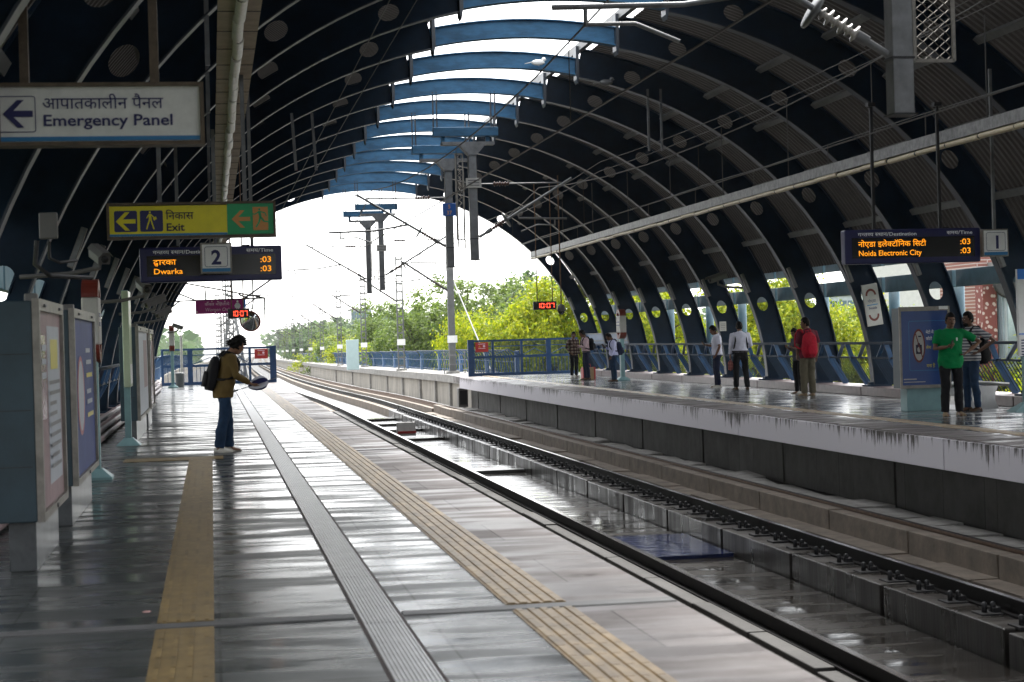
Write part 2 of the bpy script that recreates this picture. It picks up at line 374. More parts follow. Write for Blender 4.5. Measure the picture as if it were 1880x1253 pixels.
# ------------------------------------------------------------------ ground, deck, platforms, track
CX = 6.4                                     # centre line of the hall
EDGE = [(-60, 11.), (70, 11.), (80, 10.95), (92, 10.75), (105, 10.6), (135, 10.55), (160, 10.65), (205, 11.15), (255, 11.75), (330, 12.9), (420, 14.3), (700, 22.)]
def off(y):
    """sideways shift of the curving viaduct beyond the station"""
    for (a, b), (c, d) in zip(EDGE, EDGE[1:]):
        if y <= c:
            t = (y - a) / (c - a); return b + (d - b) * t - 11.
    return EDGE[-1][1] - 11.
def dz(y):
    """gentle downgrade of the viaduct beyond the station"""
    return -.0052 * max(0, y - 88) if y < 400 else -1.622
YS = [74, 80, 86, 92, 98, 104, 110, 118, 126, 136, 148, 162, 180, 200, 225, 255, 290, 340, 400, 480, 600, 700]
def strip(mb, prof, ys):
    """extrude a closed (x, z) profile along the curving line"""
    mb.loft([[(x + off(y), y, z + dz(y)) for x, z in prof] for y in ys], smooth=False)
def rect(x0, x1, z0, z1): return [(x0, z0), (x1, z0), (x1, z1), (x0, z1)]
g = MB(); g.add([(-500, -90, -9.5), (560, -90, -9.5), (560, 1000, -9.5), (-500, 1000, -9.5)], [(0, 1, 2, 3)])
tag(g.build('ground', 'ground'), kind='structure')
def S(name, mb, m): return tag(mb.build(name, m), kind='structure')
b = MB(); b.box(-3.2, 16.6, -60, 74, -2.6, -1.62); strip(b, rect(-2.6, 13.2, -2.6, -1.62), YS); S('viaduct_deck', b, 'concrete_wet')
b = MB(); b.box(5.45, 7.12, -40, 74, -1.6, -1.585); S('track_bed', b, 'wet_slab')
b = MB(); strip(b, rect(3., 9.8, -1.61, -1.59), YS); S('track_bed', b, 'concrete_wet')
# left platform: kota stone, then granite by the edge
b = MB(); b.box(-2.6, 2.022, -40, 75.4, -.25, 0); S('platform', b, 'kota_stone')
b = MB(); b.box(2.022, 2.65, -40, 75.4, -.25, 0.0); S('platform', b, 'granite_edge')
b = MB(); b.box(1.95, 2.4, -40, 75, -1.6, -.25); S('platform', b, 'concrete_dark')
# right platform
b = MB(); b.box(10.95, 15.9, -40, 75.4, -.25, 0); S('platform', b, 'platform_far')
b = MB(); b.box(10.07, 10.95, -40, 75.4, -.25, 0); S('platform', b, 'granite_edge')
# cross joints (cover strips) in the left platform floor
for y, w in ((10.2, .2), (26.0, .07), (37.2, .12)):
    b = MB(); 
    for x0, x1 in ((-2.3, .76), (1.04, 2.64)): b.box(x0, x1, y + .02, y + w - .02, .0005, .006); b.box(x0, x1, y, y + w, .0004, .0022)
    tag(b.build('joint_strip', mat('joint_grey', (.10, .10, .10), .5, var=.3, scale=5) if w == .2 else 'joint_grey' if w > .1 else 'concrete_dark'), 'flat metal strip across the near platform floor' + {10.2: ' in the foreground', 26.0: ' near the person with the umbrella', 37.2: ' behind the person with the umbrella'}[y], 'floor strip')
# right platform edge: stained white face, dark recessed wall
for i in range(8):
    y0 = -6 + i * 9.9; b = MB(); b.bbox(10.0, 10.16, y0, y0 + 9.86, -.45, -.015, .008); b.box(10.16, 10.6, y0, y0 + 9.86, -.42, -.25)
    tag(b.build('platform_edge_panel', 'stained_face'), f'stained white edge panel of the far platform, {ORD[7 - i]} from the blue end barrier' if i < 7 else 'stained white edge panel of the far platform, next to the blue end barrier', 'edge panel', 'edge panels of the far platform')
for i in range(31):
    y0 = 16 + i * 1.9; b = MB(); b.bbox(10.72 + .012 * (i % 3), 10.95, y0, y0 + 1.87, -1.6, -.25, .01)
    tag(b.build('wall_panel', 'panel_wall'), f'dark grey concrete wall slab under the far platform, ' + (f'{ORD[30 - i]} from its far end' if i > 10 else f'{ORD[i]} from the viewer'), 'wall panel', 'wall slabs under the far platform')
# tactile strips with raised bars
def tactile(name, x0, x1, y0, y1, label, colr, cross):
    b = MB(); b.box(x0, x1, y0, y1, .0005, .006); n = 4 if cross else 5; w = (x1 - x0) / n
    for i in range(n):
        c = x0 + w * (i + .5)
        if cross:
            y = y0 + .02
            while y < y1 - .1: b.box(c - .012, c + .012, y, min(y + .292, y1 - .01), .006, .0115); y += .3
        else:
            y = y0
            while y < y1 - .01: L_ = .3 if y < 34 else 1.2; b.prism([(c - w * .36, .006), (c + w * .36, .006), (c + w * .26, .013), (c - w * .26, .013)], y, min(y + L_ - .008, y1), 'xz'); y += L_
    return tag(b.build(name, colr), label, 'tactile paving')
mat('tactile_ochre', (.22, .15, .055), .42, var=.3, scale=7, bump=.15)
mat('tactile_tan', (.27, .18, .08), .42, var=.3, scale=5)
for n_ in ('tactile_tan', 'tactile_ochre'):
    m = M[n_]; ge = node(m, 'ShaderNodeNewGeometry'); mr = node(m, 'ShaderNodeMapRange'); mr.inputs['To Min'].default_value = .68; mr.inputs['To Max'].default_value = 1.2; link(m, ge.outputs['Random Per Island'], mr.inputs[0])
    mu = node(m, 'ShaderNodeMix', data_type='RGBA', blend_type='MULTIPLY'); mu.inputs[0].default_value = 1; src = bsdf(m).inputs['Base Color'].links[0].from_socket; link(m, src, mu.inputs[6]); link(m, mr.outputs[0], mu.inputs[7]); link(m, mu.outputs[2], bsdf(m).inputs['Base Color'])
for a, b_, l in ((2.0, 10.18, 'yellow ribbed guide strip on the near platform, short piece in the foreground'), (10.42, 25.3, 'yellow ribbed guide strip on the near platform leading to the standing person')):
    tactile('tactile_strip', -.35, -.03, a, b_, l, 'tactile_ochre', True)
bb = MB(); bb.box(-1.25, .12, 25.32, 25.95, .0005, .007); tag(bb.build('tactile_strip', 'tactile_ochre'), 'yellow ribbed cross strip at the end of the guide strip', 'tactile paving')
for a, b_, l in ((2.0, 10.18, 'tan ribbed warning strip beside the near platform edge, short piece in the foreground'), (10.42, 74.2, 'long tan ribbed warning strip beside the near platform edge')):
    tactile('tactile_strip', 1.66, 2.02, a, b_, l, 'tactile_tan', False)
tactile('tactile_strip', 11.08, 11.36, -10, 74, 'thin ochre warning line along the far platform', 'tactile_tan', False)
mat('drain_dirt', (.035, .022, .02), .7, var=.5, scale=6)
# drain with ribbed cover plates
b = MB(); b.box(.755, 1.045, 2, 74, -.04, -.012); b.box(.768, .79, 2, 74, .0006, .0016); b.box(1.01, 1.032, 2, 74, .0006, .0016); d = b.build('drain_channel', 'drain_dirt')
tag(d, 'long ribbed metal drain cover running along the near platform', 'drain')
for i in range(36):
    y = 2 + i * 2.; b = MB(); y1 = y + 1.985; ys = [y, y1]
    b.box(.79, 1.01, y, y1, -.012, .002)
    for k in range(11): x = .795 + .21 * k / 10; b.prism([(x - .006, .002), (x + .006, .002), (x + .004, .008), (x - .004, .008)], y, y1, 'xz')
    b.build('cover_plate', 'drain_metal', d)
b = MB(); b.prism([(-.45, 10.9), (-.41, 10.88), (-.40, 10.93), (-.43, 10.96)], .0005, .004, 'xy'); tag(b.build('paper_scrap', mat('scrap_pink', (.6, .35, .33), .7, var=.1)), 'tiny pink paper scrap left of the yellow guide strip', 'litter')
# rails
def rail(px, label, rusty):
    b = MB()
    for dx, w, z0, z1 in ((0, .15, -1.25, -1.225), (0, .022, -1.225, -1.11), (0, .074, -1.11, -1.083)):
        b.box(px - w / 2, px + w / 2, -40, 74, z0, z1); strip(b, [(px + w * i, z) for i, z in ((-.5, z0), (.5, z0), (.5, z1), (-.5, z1))], YS)
    o = tag(b.build('rail', 'rail_rust' if rusty else 'rail_steel'), label, 'rail')
    h = MB(); h.box(px - .033, px + .033, -40, 74, -1.083, -1.0795); strip(h, rect(px - .033, px + .033, -1.083, -1.0795), YS); h.build('rail_head', 'rail_head', o)
    return o
RL = [rail(3.43, 'steel rail hidden below the near platform edge', 0), rail(5.09, 'black steel rail nearest the near platform', 0),
      rail(7.56, 'dark steel rail with a long row of fasteners on the wet wall', 0), rail(9.25, 'rusty rail nearest the far platform', 1)]
fb = MB(); fb.box(-.30, .2, -.13, .13, -1.262, -1.235)
for sx_ in (-1, 1):
    fb.box(sx_ * .075, sx_ * .15, -.06, .06, -1.245, -1.19); [fb.lathe([(.028, -1.24), (.028, -1.15), (.014, -1.135)], (sx_ * (.13 + k_ * .09), 0, 0), 8) for k_ in ((0, 1) if sx_ < 0 else (0,))]
    fb.tube([(sx_ * .12, -.03, -1.2), (sx_ * .08, -.05, -1.19), (sx_ * .055, 0, -1.215), (sx_ * .08, .05, -1.19), (sx_ * .12, .03, -1.2)], .011, 6)
f0 = fb.build('fastener', 'dark_steel', RL[2]); f0.location = (7.56, 12.4, 0)
for i in range(1, 74): c = f0.copy(); col.objects.link(c); c.parent = RL[2]; c.location = (7.56, 12.4 + .82 * i, 0)
mat('wet_wall', (.038, .034, .030), .36, var=.5, scale=2.2, bump=.25, bscale=9, stretch=(1, 2.2, .25), rvar=.14)
# plinth blocks
def plinths(x0, x1, ztop, zbot, L, gap, y0, m, label, name, group, step=None, jit=.0):
    y = y0; rng = random.Random(name); i = 0
    while y < 74:
        l = L * (1 + rng.uniform(-jit, jit)); b = MB(); b.bbox(x0, x1, y, min(y + l - gap, 74), zbot, ztop + rng.uniform(-.012, .012), .012)
        if step: b.box(step[0], x0 + .01, y - gap * .5, min(y + l * .55, 74), zbot - .1, step[1] + rng.uniform(-.02, .02)); b.box(step[0] + rng.uniform(.0, .1), x0 + .01, y + l * .55, min(y + l - gap * .5, 74), zbot - .1, step[1] + rng.uniform(-.03, .01))
        tag(b.build(name, m), label + f', {ORD[i]} from the viewer' if i < 20 else label + f', a distant one', 'plinth block', group); y += l; i += 1
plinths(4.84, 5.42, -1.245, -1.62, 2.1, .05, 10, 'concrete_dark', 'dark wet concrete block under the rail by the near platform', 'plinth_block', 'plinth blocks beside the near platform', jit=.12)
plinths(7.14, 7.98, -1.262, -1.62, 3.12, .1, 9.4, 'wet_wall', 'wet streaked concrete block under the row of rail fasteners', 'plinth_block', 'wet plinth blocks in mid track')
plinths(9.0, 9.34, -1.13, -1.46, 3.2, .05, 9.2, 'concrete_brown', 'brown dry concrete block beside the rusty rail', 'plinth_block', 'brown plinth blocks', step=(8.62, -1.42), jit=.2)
b = MB(); b.box(9.34, 10.74, -40, 74, -1.6, -1.36); strip(b, rect(3, 3.9, -1.58, -1.3), YS); S('track_bed', b, 'concrete_dark')
b = MB(); strip(b, rect(4.7, 5.4, -1.6, -1.26), YS); strip(b, rect(7.2, 7.95, -1.6, -1.27), YS); strip(b, rect(8.95, 9.6, -1.6, -1.27), YS); S('track_bed', b, 'concrete_brown')
# cable cover slabs lying loose by the far rail
rng = random.Random(3)
for i in range(44):
    y = 15.5 + i * 1.32; b = MB(); b.bbox(-.42, .42, -.63, .63, -.03, .03, .006)
    o = b.build('cover_slab', 'concrete'); o.location = (9.98 + rng.uniform(-.08, .1), y, -1.31 + rng.choice((0, 0, .0, .02, .05))); o.rotation_euler = (rng.uniform(-.03, .03), rng.uniform(-.08, .05), rng.uniform(-.12, .12))
    tag(o, 'grey concrete cable cover slab lying between the rusty rail and the dark wall', 'cover slab', 'cable cover slabs by the far rail')
# low cross sills with a sheet of water and one blue tarpaulin sheet between the rails
for i, (y, m_, l) in enumerate(((24.3, 'navy', 'dark blue wet sheet laid across the track between the rails'), (41.2, 'concrete_dark', 'dark cross sill in the wet track beyond the blue sheet'), (56, 'concrete_dark', 'dark cross sill in the track near the small white board'), (62, 'concrete_dark', 'dark cross sill just before the white board'), (66.5, 'concrete_dark', 'dark cross sill beyond the white board'), (71, 'concrete_dark', 'dark cross sill level with the end barrier'))):
    b = MB(); b.box(5.44, 7.12, y, y + (2.7 if i == 0 else 1.6), -1.585, -1.535 if i == 0 else -1.50)
    tag(b.build('track_sheet' if i == 0 else 'cross_sill', 'wet_slab' if i else mat('tarp', (.01, .018, .07), .12, var=.3, scale=3, bump=.5, bscale=5)), l, 'sheet' if i == 0 else 'sill')
t = thing('track_board', 'small white board with a red stripe standing between the rails', 'board', (6.35, 60, -1.59))
b = MB(); b.prism([(-.3, 0), (.3, 0), (.12, .42), (-.12, .42)], -.3, .3, 'yz'); b.build('board_body', 'offwhite', t)
b = MB(); b.box(-.31, .31, -.30, -.27, .06, .14); b.build('stripe', 'red_sign', t)

# ------------------------------------------------------------------ arch ribs
A_, B_ = 8.66, 7.56
def ell_pt(f, d=0.):
    x, z = A_ * math.cos(f), B_ * math.sin(f); nx, nz = math.cos(f) / A_, math.sin(f) / B_; l = math.hypot(nx, nz)
    return (x + nx / l * d, z + nz / l * d)
# table of arc length to angle
_n = 2000; _tab = [(0., 0.)]; _s = 0
for i in range(1, _n + 1):
    f = math.pi / 2 * i / _n; a, b = ell_pt(f - math.pi / 2 / _n), ell_pt(f); _s += math.dist(a, b); _tab.append((_s, f))
def ang(s):
    i = min(range(0, _n + 1, 4), key=lambda k: abs(_tab[k][0] - s)); return _tab[i][1]
DEP = .62
F_SPL = math.acos(1.87 / A_)                       # splice at x = +-1.87 from the centre
S_SPL = min(_tab, key=lambda q: abs(q[1] - F_SPL))[0]
HOLES = [2.24, 4.85, 7.35, 9.65]
def rib_web(sgn):
    """plate with round holes, thickness along y"""
    bm = bmesh.new(); s = .22; segs = []
    marks = []
    for h in HOLES: marks += [(h - .3, h + .3)]
    cuts = []; p = s
    for a, b in marks:
        n = max(1, round((a - p) / .45)); cuts += [(p + (a - p) * i / n, p + (a - p) * (i + 1) / n, 0) for i in range(n)]; cuts.append((a, b, 1)); p = b
    n = max(1, round((S_SPL - p) / .45)); cuts += [(p + (S_SPL - p) * i / n, p + (S_SPL - p) * (i + 1) / n, 0) for i in range(n)]
    def P(s_, d):
        f = None
        i = int(min(len(_tab) - 1, max(0, 0)));
        lo, hi = 0, _n
        while hi - lo > 1:
            m_ = (lo + hi) // 2
            if _tab[m_][0] <= s_: lo = m_
            else: hi = m_
        x, z = ell_pt(_tab[lo][1], d); return (CX + sgn * x, 0, z)
    cache = {}
    def V(s_, d):
        k = (round(s_, 4), round(d, 4))
        if k not in cache: cache[k] = bm.verts.new(P(s_, d))
        return cache[k]
    wid = lambda s_: DEP + .12 * max(0, 1 - s_ / 2.)
    for a, b, h in cuts:
        if not h: bm.faces.new([V(a, 0), V(b, 0), V(b, wid(b)), V(a, wid(a))])
        else:
            cs, cd, N = (a + b) / 2, .30, 24; W = wid(cs); ring = []; outer = []
            for k in range(N):
                t = 2 * math.pi * k / N + .001; c_, s_ = math.cos(t), math.sin(t); ring.append(V(cs + .185 * c_, cd + .145 * s_))
                hw = (b - a) / 2; q = min(hw / abs(c_) if abs(c_) > 1e-6 else 9, (cd / abs(s_) if s_ < 0 else (W - cd) / abs(s_)) if abs(s_) > 1e-6 else 9)
                outer.append((cs + c_ * q, cd + s_ * q))
            ov = [V(max(a, min(b, x)), max(0, min(W, y))) for x, y in outer]
            for k in range(N):
                j = (k + 1) % N; fcs = [ring[k], ring[j], ov[j], ov[k]]
                try: bm.faces.new(fcs)
                except Exception: pass
            for cs_, cd_ in ((a, 0), (b, 0), (a, W), (b, W)):
                q = V(cs_, cd_); nn = sorted(ov, key=lambda v: (v.co - q.co).length)[:2]
                if q not in ov:
                    try: bm.faces.new([q, nn[0], nn[1]])
                    except Exception: pass
    bmesh.ops.solidify(bm, geom=bm.faces[:], thickness=.022)
    mb = MB(); mb.bm(bm); return mb
def arc_strip(mb, sgn, f0, f1, d0, d1, y0, y1, n=30, c=CX):
    rings = []
    for i in range(n + 1):
        f = f0 + (f1 - f0) * i / n; a, b = ell_pt(f, d0), ell_pt(f, d1)
        rings.append([(c + sgn * a[0], y0, a[1]), (c + sgn * a[0], y1, a[1]), (c + sgn * b[0], y1, b[1]), (c + sgn * b[0], y0, b[1])])
    return mb.loft(rings, smooth=False)
def make_rib():
    r = thing('arch_rib', 'x', 'roof rib', (0, 0, 0), 0, 'steel arch ribs of the station roof')
    for s in (1, -1):
        rib_web(s).build('web', 'rib_paint', r)
        b = MB(); arc_strip(b, s, .025, F_SPL, -.02, 0, -.11, .11); b.build('flange', 'flange_paint', r)
        b = MB(); arc_strip(b, s, .025, F_SPL, DEP, DEP + .02, -.11, .11); b.build('flange', 'rib_paint', r)
        b = MB(); x = CX + s * 1.87; b.prism([(-.035, 8.05), (.035, 8.05), (.035, 7.42), (.0, 7.22), (-.035, 7.3)], -.16, .16, 'xz')
        o = b.build('splice_plate', 'flange_paint', r); o.location = (x, 0, 0)
        b = MB(); b.box(CX + s * 8.45, CX + s * 9.05, -.16, .16, .0, .24); b.bbox(CX + s * 8.6 - .05, CX + s * 8.6 + .05, -.1, .1, 0, .3, .01); b.build('foot', 'rib_paint', r)
    b = MB(); n = 16
    for sgn, d0, d1, w in ((1, .045, .375, .012), (1, .025, .045, .12), (1, .375, .395, .12)):
        rings = []
        for i in range(n + 1):
            f = F_SPL + (math.pi - 2 * F_SPL) * i / n; p, q = ell_pt(f, d0), ell_pt(f, d1)
            rings.append([(CX + p[0], -w, p[1]), (CX + p[0], w, p[1]), (CX + q[0], w, q[1]), (CX + q[0], -w, q[1])])
        b.loft(rings, smooth=False)
    b.build('crown_beam', 'crown_paint', r)
    return r
RIBY = [71.6 - 4 * k for k in range(17)]
rib0 = make_rib()
ribs = []
for k, y in enumerate(RIBY):
    lab = f'dark blue arch rib with round holes, {ORD[k]} from the open far end'
    if k == 0: rib0.location = (0, y, 0); rib0['label'] = lab
    else: copy_tree(rib0, (0, y, 0), lab)
# ------------------------------------------------------------------ corrugated roof bays, between ribs
def bay(side):
    t = thing('roof_bay', 'x', 'roof panel', (0, 0, 0), 0, 'corrugated roof bays ' + ('over the far platform' if side > 0 else 'over the near platform'))
    b = MB(); n = 26; f0 = math.asin(2.84 / B_); f1 = math.acos((2.1 if side > 0 else 1.95) / A_); P = 20; ys = []
    for i in range(P):
        w = 4. / P; y = -2 + i * w; ys += [(y, 0), (y + w * .35, 0), (y + w * .5, .035), (y + w * .85, .035)]
    ys.append((2., 0)); rings = []
    vs = []; fs = []; m_ = len(ys)
    for i in range(n + 1):
        f = f0 + (f1 - f0) * i / n
        for y, h in ys: p = ell_pt(f, DEP + .05 + h); vs.append((CX + side * p[0], y, p[1]))
    for i in range(n):
        for j in range(m_ - 1): a = i * m_ + j; fs.append((a, a + 1, a + m_ + 1, a + m_))
    b.add(vs, fs); bm = bmesh.new(); bv = [bm.verts.new(v) for v in b.v]; [bm.faces.new([bv[i] for i in f]) for f in b.f]
    bmesh.ops.solidify(bm, geom=bm.faces[:], thickness=.012); b = MB(); b.bm(bm); b.build('sheet', 'roof_sheet', t)
    for zz in (3.95, 5.15, 6.2, 6.95):
        f = math.asin(zz / (B_ + DEP)); b = MB(); p = ell_pt(f, DEP - .08); d = (math.cos(f), math.sin(f))
        b.bar((CX + side * p[0], -1.87, p[1]), (CX + side * p[0], 1.87, p[1]), .13, .08, up=(side * d[0], 0, d[1])); b.build('purlin', 'purlin', t)
    for x_, z0, z1 in ((9.02, 2.36, 2.72), (9.0, 2.98, 3.3)):
        b = MB(); b.bbox(CX + side * (x_ - .05), CX + side * (x_ + .07), -1.9, 1.9, z0, z1, .01) if side > 0 else b.bbox(CX - x_ - .07, CX - x_ + .05, -1.9, 1.9, z0, z1, .01)
        b.build('eave_beam', 'eave_paint', t)
    b = MB(); x_ = 1.98; b.box(CX + side * 1.9, CX + side * 2.02, -2, 2, 7.95, 8.13); b.build('edge_beam', 'purlin', t)
    return t
for side, word in ((1, 'over the far platform'), (-1, 'over the near platform')):
    t0 = None
    for k in range(16):
        y = 69.6 - 4 * k; lab = f'grey corrugated roof bay {word}, {ORD[k]} from the open far end'
        if t0 is None: t0 = bay(side); t0.location = (0, y, 0); t0['label'] = lab
        else: copy_tree(t0, (0, y, 0), lab)
# the rest of the hall behind the camera: one closed vault
b = MB()
for s in (1, -1):
    arc_strip(b, s, math.asin(3.5 / B_), math.acos(1.95 / A_), DEP + .02, DEP + .1, -44, 5.7, 24)
    for k in range(12): arc_strip(b, s, .03, F_SPL, 0, DEP, 3.6 - 4 * k - .02, 3.6 - 4 * k + .02, 24)
    b.box(CX + s * 9.2, CX + s * 9.3, -44, 5.7, 0, 1.1 if s > 0 else 3.7); b.box(CX + s * 9.32, CX + s * 9.42, -44, 5.7, 2.5, 3.7)  # unseen left side walled up full height to darken the near left
tag(b.build('station_hall', 'rib_paint'), 'dark rear part of the vaulted station hall behind the viewer', 'station hall')

# ------------------------------------------------------------------ curb, railing, posts at the sides
def side_rail(side):
    X = lambda d: CX + side * d
    t = thing('side_railing', 'x', 'railing', (0, 0, 0), 0, 'railings between the ribs ' + ('of the far platform' if side > 0 else 'of the near platform'))
    b = MB(); b.bar((X(8.5), -2, 1.2), (X(8.5), 2, 1.2), .07, .06); b.build('top_rail', 'rail_tube', t)
    b = MB(); b.bar((X(8.62), -2, .86), (X(8.62), 2, .86), .045); b.build('mid_rail', 'rail_tube', t)
    for y in (-.75, .75):
        b = MB(); b.bar((X(8.62), y, .86), (X(9.02), y, .2), .16, .05, up=(0, 1, 0)); b.bar((X(8.62), y, .86), (X(8.5), y, 1.2), .1, .05, up=(0, 1, 0)); b.build('strut', 'railing_blue', t)
    for y in (-1.4, .0, 1.4):
        b = MB(); b.bar((X(8.5), y - .5, 1.18), (X(8.64), y + .2, .88), .08, .03); b.build('brace', 'railing_blue', t)
    b = MB()
    for i in range(26): y = -1.85 + i * .148; b.bar((X(8.64), y, .84), (X(9.0), y, .24), .016)
    b.build('baluster_grille', 'rail_tube', t)
    b = MB(); b.bbox(X(8.35) if side > 0 else X(9.2), X(9.2) if side > 0 else X(8.35), -1.98, 1.98, .0, .2, .012); b.build('curb', 'curb', t)
    return t
for side, word in ((1, 'of the far platform'), (-1, 'behind the near platform')):
    t0 = None
    for k in range(15):
        y = 69.6 - 4 * k; lab = f'blue side railing with slanted struts {word}, {ORD[k]} bay from the open end'
        if t0 is None: t0 = side_rail(side); t0.location = (0, y, 0); t0['label'] = lab
        else: copy_tree(t0, (0, y, 0), lab)
for side in (1, -1):
    b = MB(); b.lathe([(.13, .2), (.13, 2.4)], (0, 0, 0), 16); p0 = None
    for i, y in enumerate((61.2, 56.2, 52.6, 45.2, 40.3, 36.6, 33)):
        lab = f'pale blue round post behind the railing of the {"far" if side > 0 else "near"} platform, {ORD[i]} from the open end'
        if p0 is None: p0 = tag(b.build('round_post', 'eave_paint'), lab, 'post', 'round posts behind the railings'); o = p0
        else: o = copy_tree(p0, label=lab)
        o.location = (CX + side * 9.5, y, 0)
b = MB(); b.box(15.0, 15.06, 63.8, 71.4, 1.0, 1.62)
o = b.build('wind_screen', 'railing_blue'); tag(o, 'plain blue panel above the railing at the far end of the far platform', 'panel')
for z in (1.02, 1.34, 1.62): b = MB(); b.box(14.96, 15.0, 63.8, 71.4, z - .02, z + .02); b.build('panel_rail', 'flange_paint', o)
# ------------------------------------------------------------------ hanging signs over the near platform
def hangers(t, xs, z0, z1, y, w=.05, m='rust'):
    for x in xs: b = MB(); b.bar((x, y, z0), (x, y, z1), w, w); b.build('hanger', m, t)
def roof_z(x, d=.05): return B_ * math.sqrt(max(0, 1 - ((x - CX) / A_) ** 2)) + d
# emergency panel sign
y = 12.5; t = thing('hanging_sign', 'white Emergency Panel sign with a left arrow, rusty frame, hung near the viewer', 'sign', (0, y, 0))
b = MB(); b.box(-1.35, -.03, -.06, .06, 2.975, 3.345); b.build('panel', 'sign_white', t)
b = MB()
for x0, x1, z0, z1 in ((-1.38, -.002, 2.948, 2.975), (-1.38, -.002, 3.345, 3.372), (-1.38, -1.35, 2.975, 3.345), (-.03, -.002, 2.975, 3.345)): b.box(x0, x1, -.085, .085, z0, z1)
b.build('frame', 'sign_frame', t)
b = MB(); b.box(-1.35, -.034, -.066, -.06, 2.98, 3.01); b.build('stripe', 'sky_blue', t)
b = MB(); rring(b, -1.5, -1.118, 3.04, 3.285, .02, .006, -.065); b.add([(x, -.066, z) for x, z in arrow(-1.235, 3.165, .098)], [tuple(range(9))]); b.build('arrow', 'navy', t)
write(['आपातकालीन', ' ', 'पैनल'], -1.075, 3.197, .078, -.066, 'navy', t, .004, width=.80)
write('Emergency Panel', -1.075, 3.083, .075, -.066, 'navy', t, .017, width=.86)
hangers(t, (-1.19, -.33), 3.37, 5.2, 0, .06, 'sign_frame')
# exit sign
y = 20.; t = thing('hanging_sign', 'yellow and green Exit sign with walking and running figures', 'sign', (0, y, 0))
b = MB(); b.box(-1.05, .21, -.06, .06, 2.785, 3.115); b.build('panel', 'sign_yellow', t)
b = MB(); b.box(.213, .715, -.06, .06, 2.79, 3.125); b.build('panel', 'sign_green', t)
b = MB()
for x0, x1, z0, z1 in ((-1.08, .74, 2.755, 2.785), (-1.08, .74, 3.125, 3.15), (-1.08, -1.05, 2.785, 3.125), (.715, .74, 2.785, 3.125)): b.box(x0, x1, -.08, .08, z0, z1)
b.build('frame', 'sign_frame', t)
b = MB(); b.box(-1.05, .21, -.065, -.06, 2.787, 2.812); b.build('stripe', 'sky_blue', t)
b = MB()
for x in (-1.0, -.725): b.add([(u, -.065, v) for u, v in rrect(x, x + .245, 2.835, 3.065, .02)], [tuple(range(24))])
b.build('pictogram_ground', 'navy', t)
def walker(mb, cx, cz, s, y, run=False, case=True):
    def P(pts): mb.add([(cx + a * s, y, cz + c * s) for a, c in pts], [tuple(range(len(pts)))])
    def L(a, c, w=.11):
        a, c = Vector(a), Vector(c); n = Vector((-(c - a).y, (c - a).x)).normalized() * w / 2
        P([a + n, a - n, c - n, c + n])
    P([(.02 + .1 * math.cos(k * .524), .86 + .1 * math.sin(k * .524)) for k in range(12)])
    if run:
        P([(-.12, .7), (.12, .74), (.22, .15), (0, .1)]); L((.08, .2), (-.02, -.25), .16); L((-.02, -.25), (-.3, -.7), .13); L((.12, .2), (.4, -.2), .16); L((.4, -.2), (.85, -.25), .12)
        L((-.05, .65), (-.4, .42), .1); L((-.4, .42), (-.6, .5), .09); L((.1, .66), (.5, .55), .1); L((.5, .55), (.62, .25), .09)
    else:
        P([(-.12, .7), (.14, .7), (.2, .05), (-.1, .05)]); L((.0, .15), (-.2, -.4), .15); L((-.2, -.4), (-.35, -.9), .13); L((.1, .15), (.25, -.4), .15); L((.25, -.4), (.4, -.9), .13)
        L((-.08, .65), (-.32, .25), .1); L((.1, .65), (.5, .25), .1)
        if case: P([(.42, .0), (.72, .16), (.62, .42), (.3, .26)])
b = MB(); b.add([(x, -.068, z) for x, z in arrow(-.878, 2.95, .105)], [tuple(range(9))]); b.build('arrow', 'sign_yellow', t); b = MB(); walker(b, -.62, 2.955, .105, -.068); b.build('walking_figure', 'sign_yellow', t)
b = MB(); b.add([(x, -.066, z) for x, z in arrow(.36, 2.955, .1)], [tuple(range(9))]); b.build('arrow', 'sign_orange', t); b = MB(); b.add([(.49, -.066, 2.83), (.655, -.066, 2.83), (.655, -.066, 3.085), (.49, -.066, 3.085)], [(0, 1, 2, 3)]); b.build('door_figure', 'sign_orange', t)
b = MB(); walker(b, .56, 2.95, .125, -.07, run=True); b.build('running_figure', 'sign_green', t)
write(['ि', 'नकास'], -.45, 2.965, .082, -.066, 'ink', t, .006, width=.30)
write('Exit', -.45, 2.84, .082, -.066, 'ink', t, .018, width=.20)
hangers(t, (-.51, .41), 3.15, 5.3, 0, .045, 'galv_dark')
# destination board of platform 2
def dest_board(x0, x1, z0, z1, y, label, lines, name='destination_board'):
    t = thing(name, label, 'display board', (0, y, 0))
    b = MB(); b.bbox(x0, x1, -.10, .10, z0, z1, .02); b.build('housing', 'board_body', t)
    w = x1 - x0; h = z1 - z0
    b = MB(); b.box(x0 + .05 * w, x1 - .045 * w, -.106, -.10, z0 + .17 * h, z0 + .76 * h); b.build('screen', 'screen', t)
    write(['ग', ('half', 'न'), 'त', ('half', 'व'), 'य', ' ', ('half', 'स'), 'थान', '/', 'Destination'], x0 + .095 * w, z0 + .81 * h, .10 * h, -.107, 'led_white', t, .018, width=.43 * w)
    write(['समय', '/', 'Time'], x0 + .75 * w, z0 + .82 * h, .10 * h, -.107, 'led_white', t, .018, width=.19 * w)
    for tok, zz, wd in lines: write(tok, x0 + .095 * w, z0 + zz * h, .155 * h, -.108, 'led_amber', t, .008, width=wd * w)
    for zz in (.235, .50): write(':03', x0 + .845 * w, z0 + (zz + .02) * h, .165 * h, -.108, 'led_amber', t, .008, width=.078 * w)
    b = MB(); [b.box(x0 + w * k - .05, x0 + w * k + .05, -.06, .06, z1 - .005, z1 + .02) for k in (.25, .75)]; b.build('bracket', 'dark_steel', t)
    return t
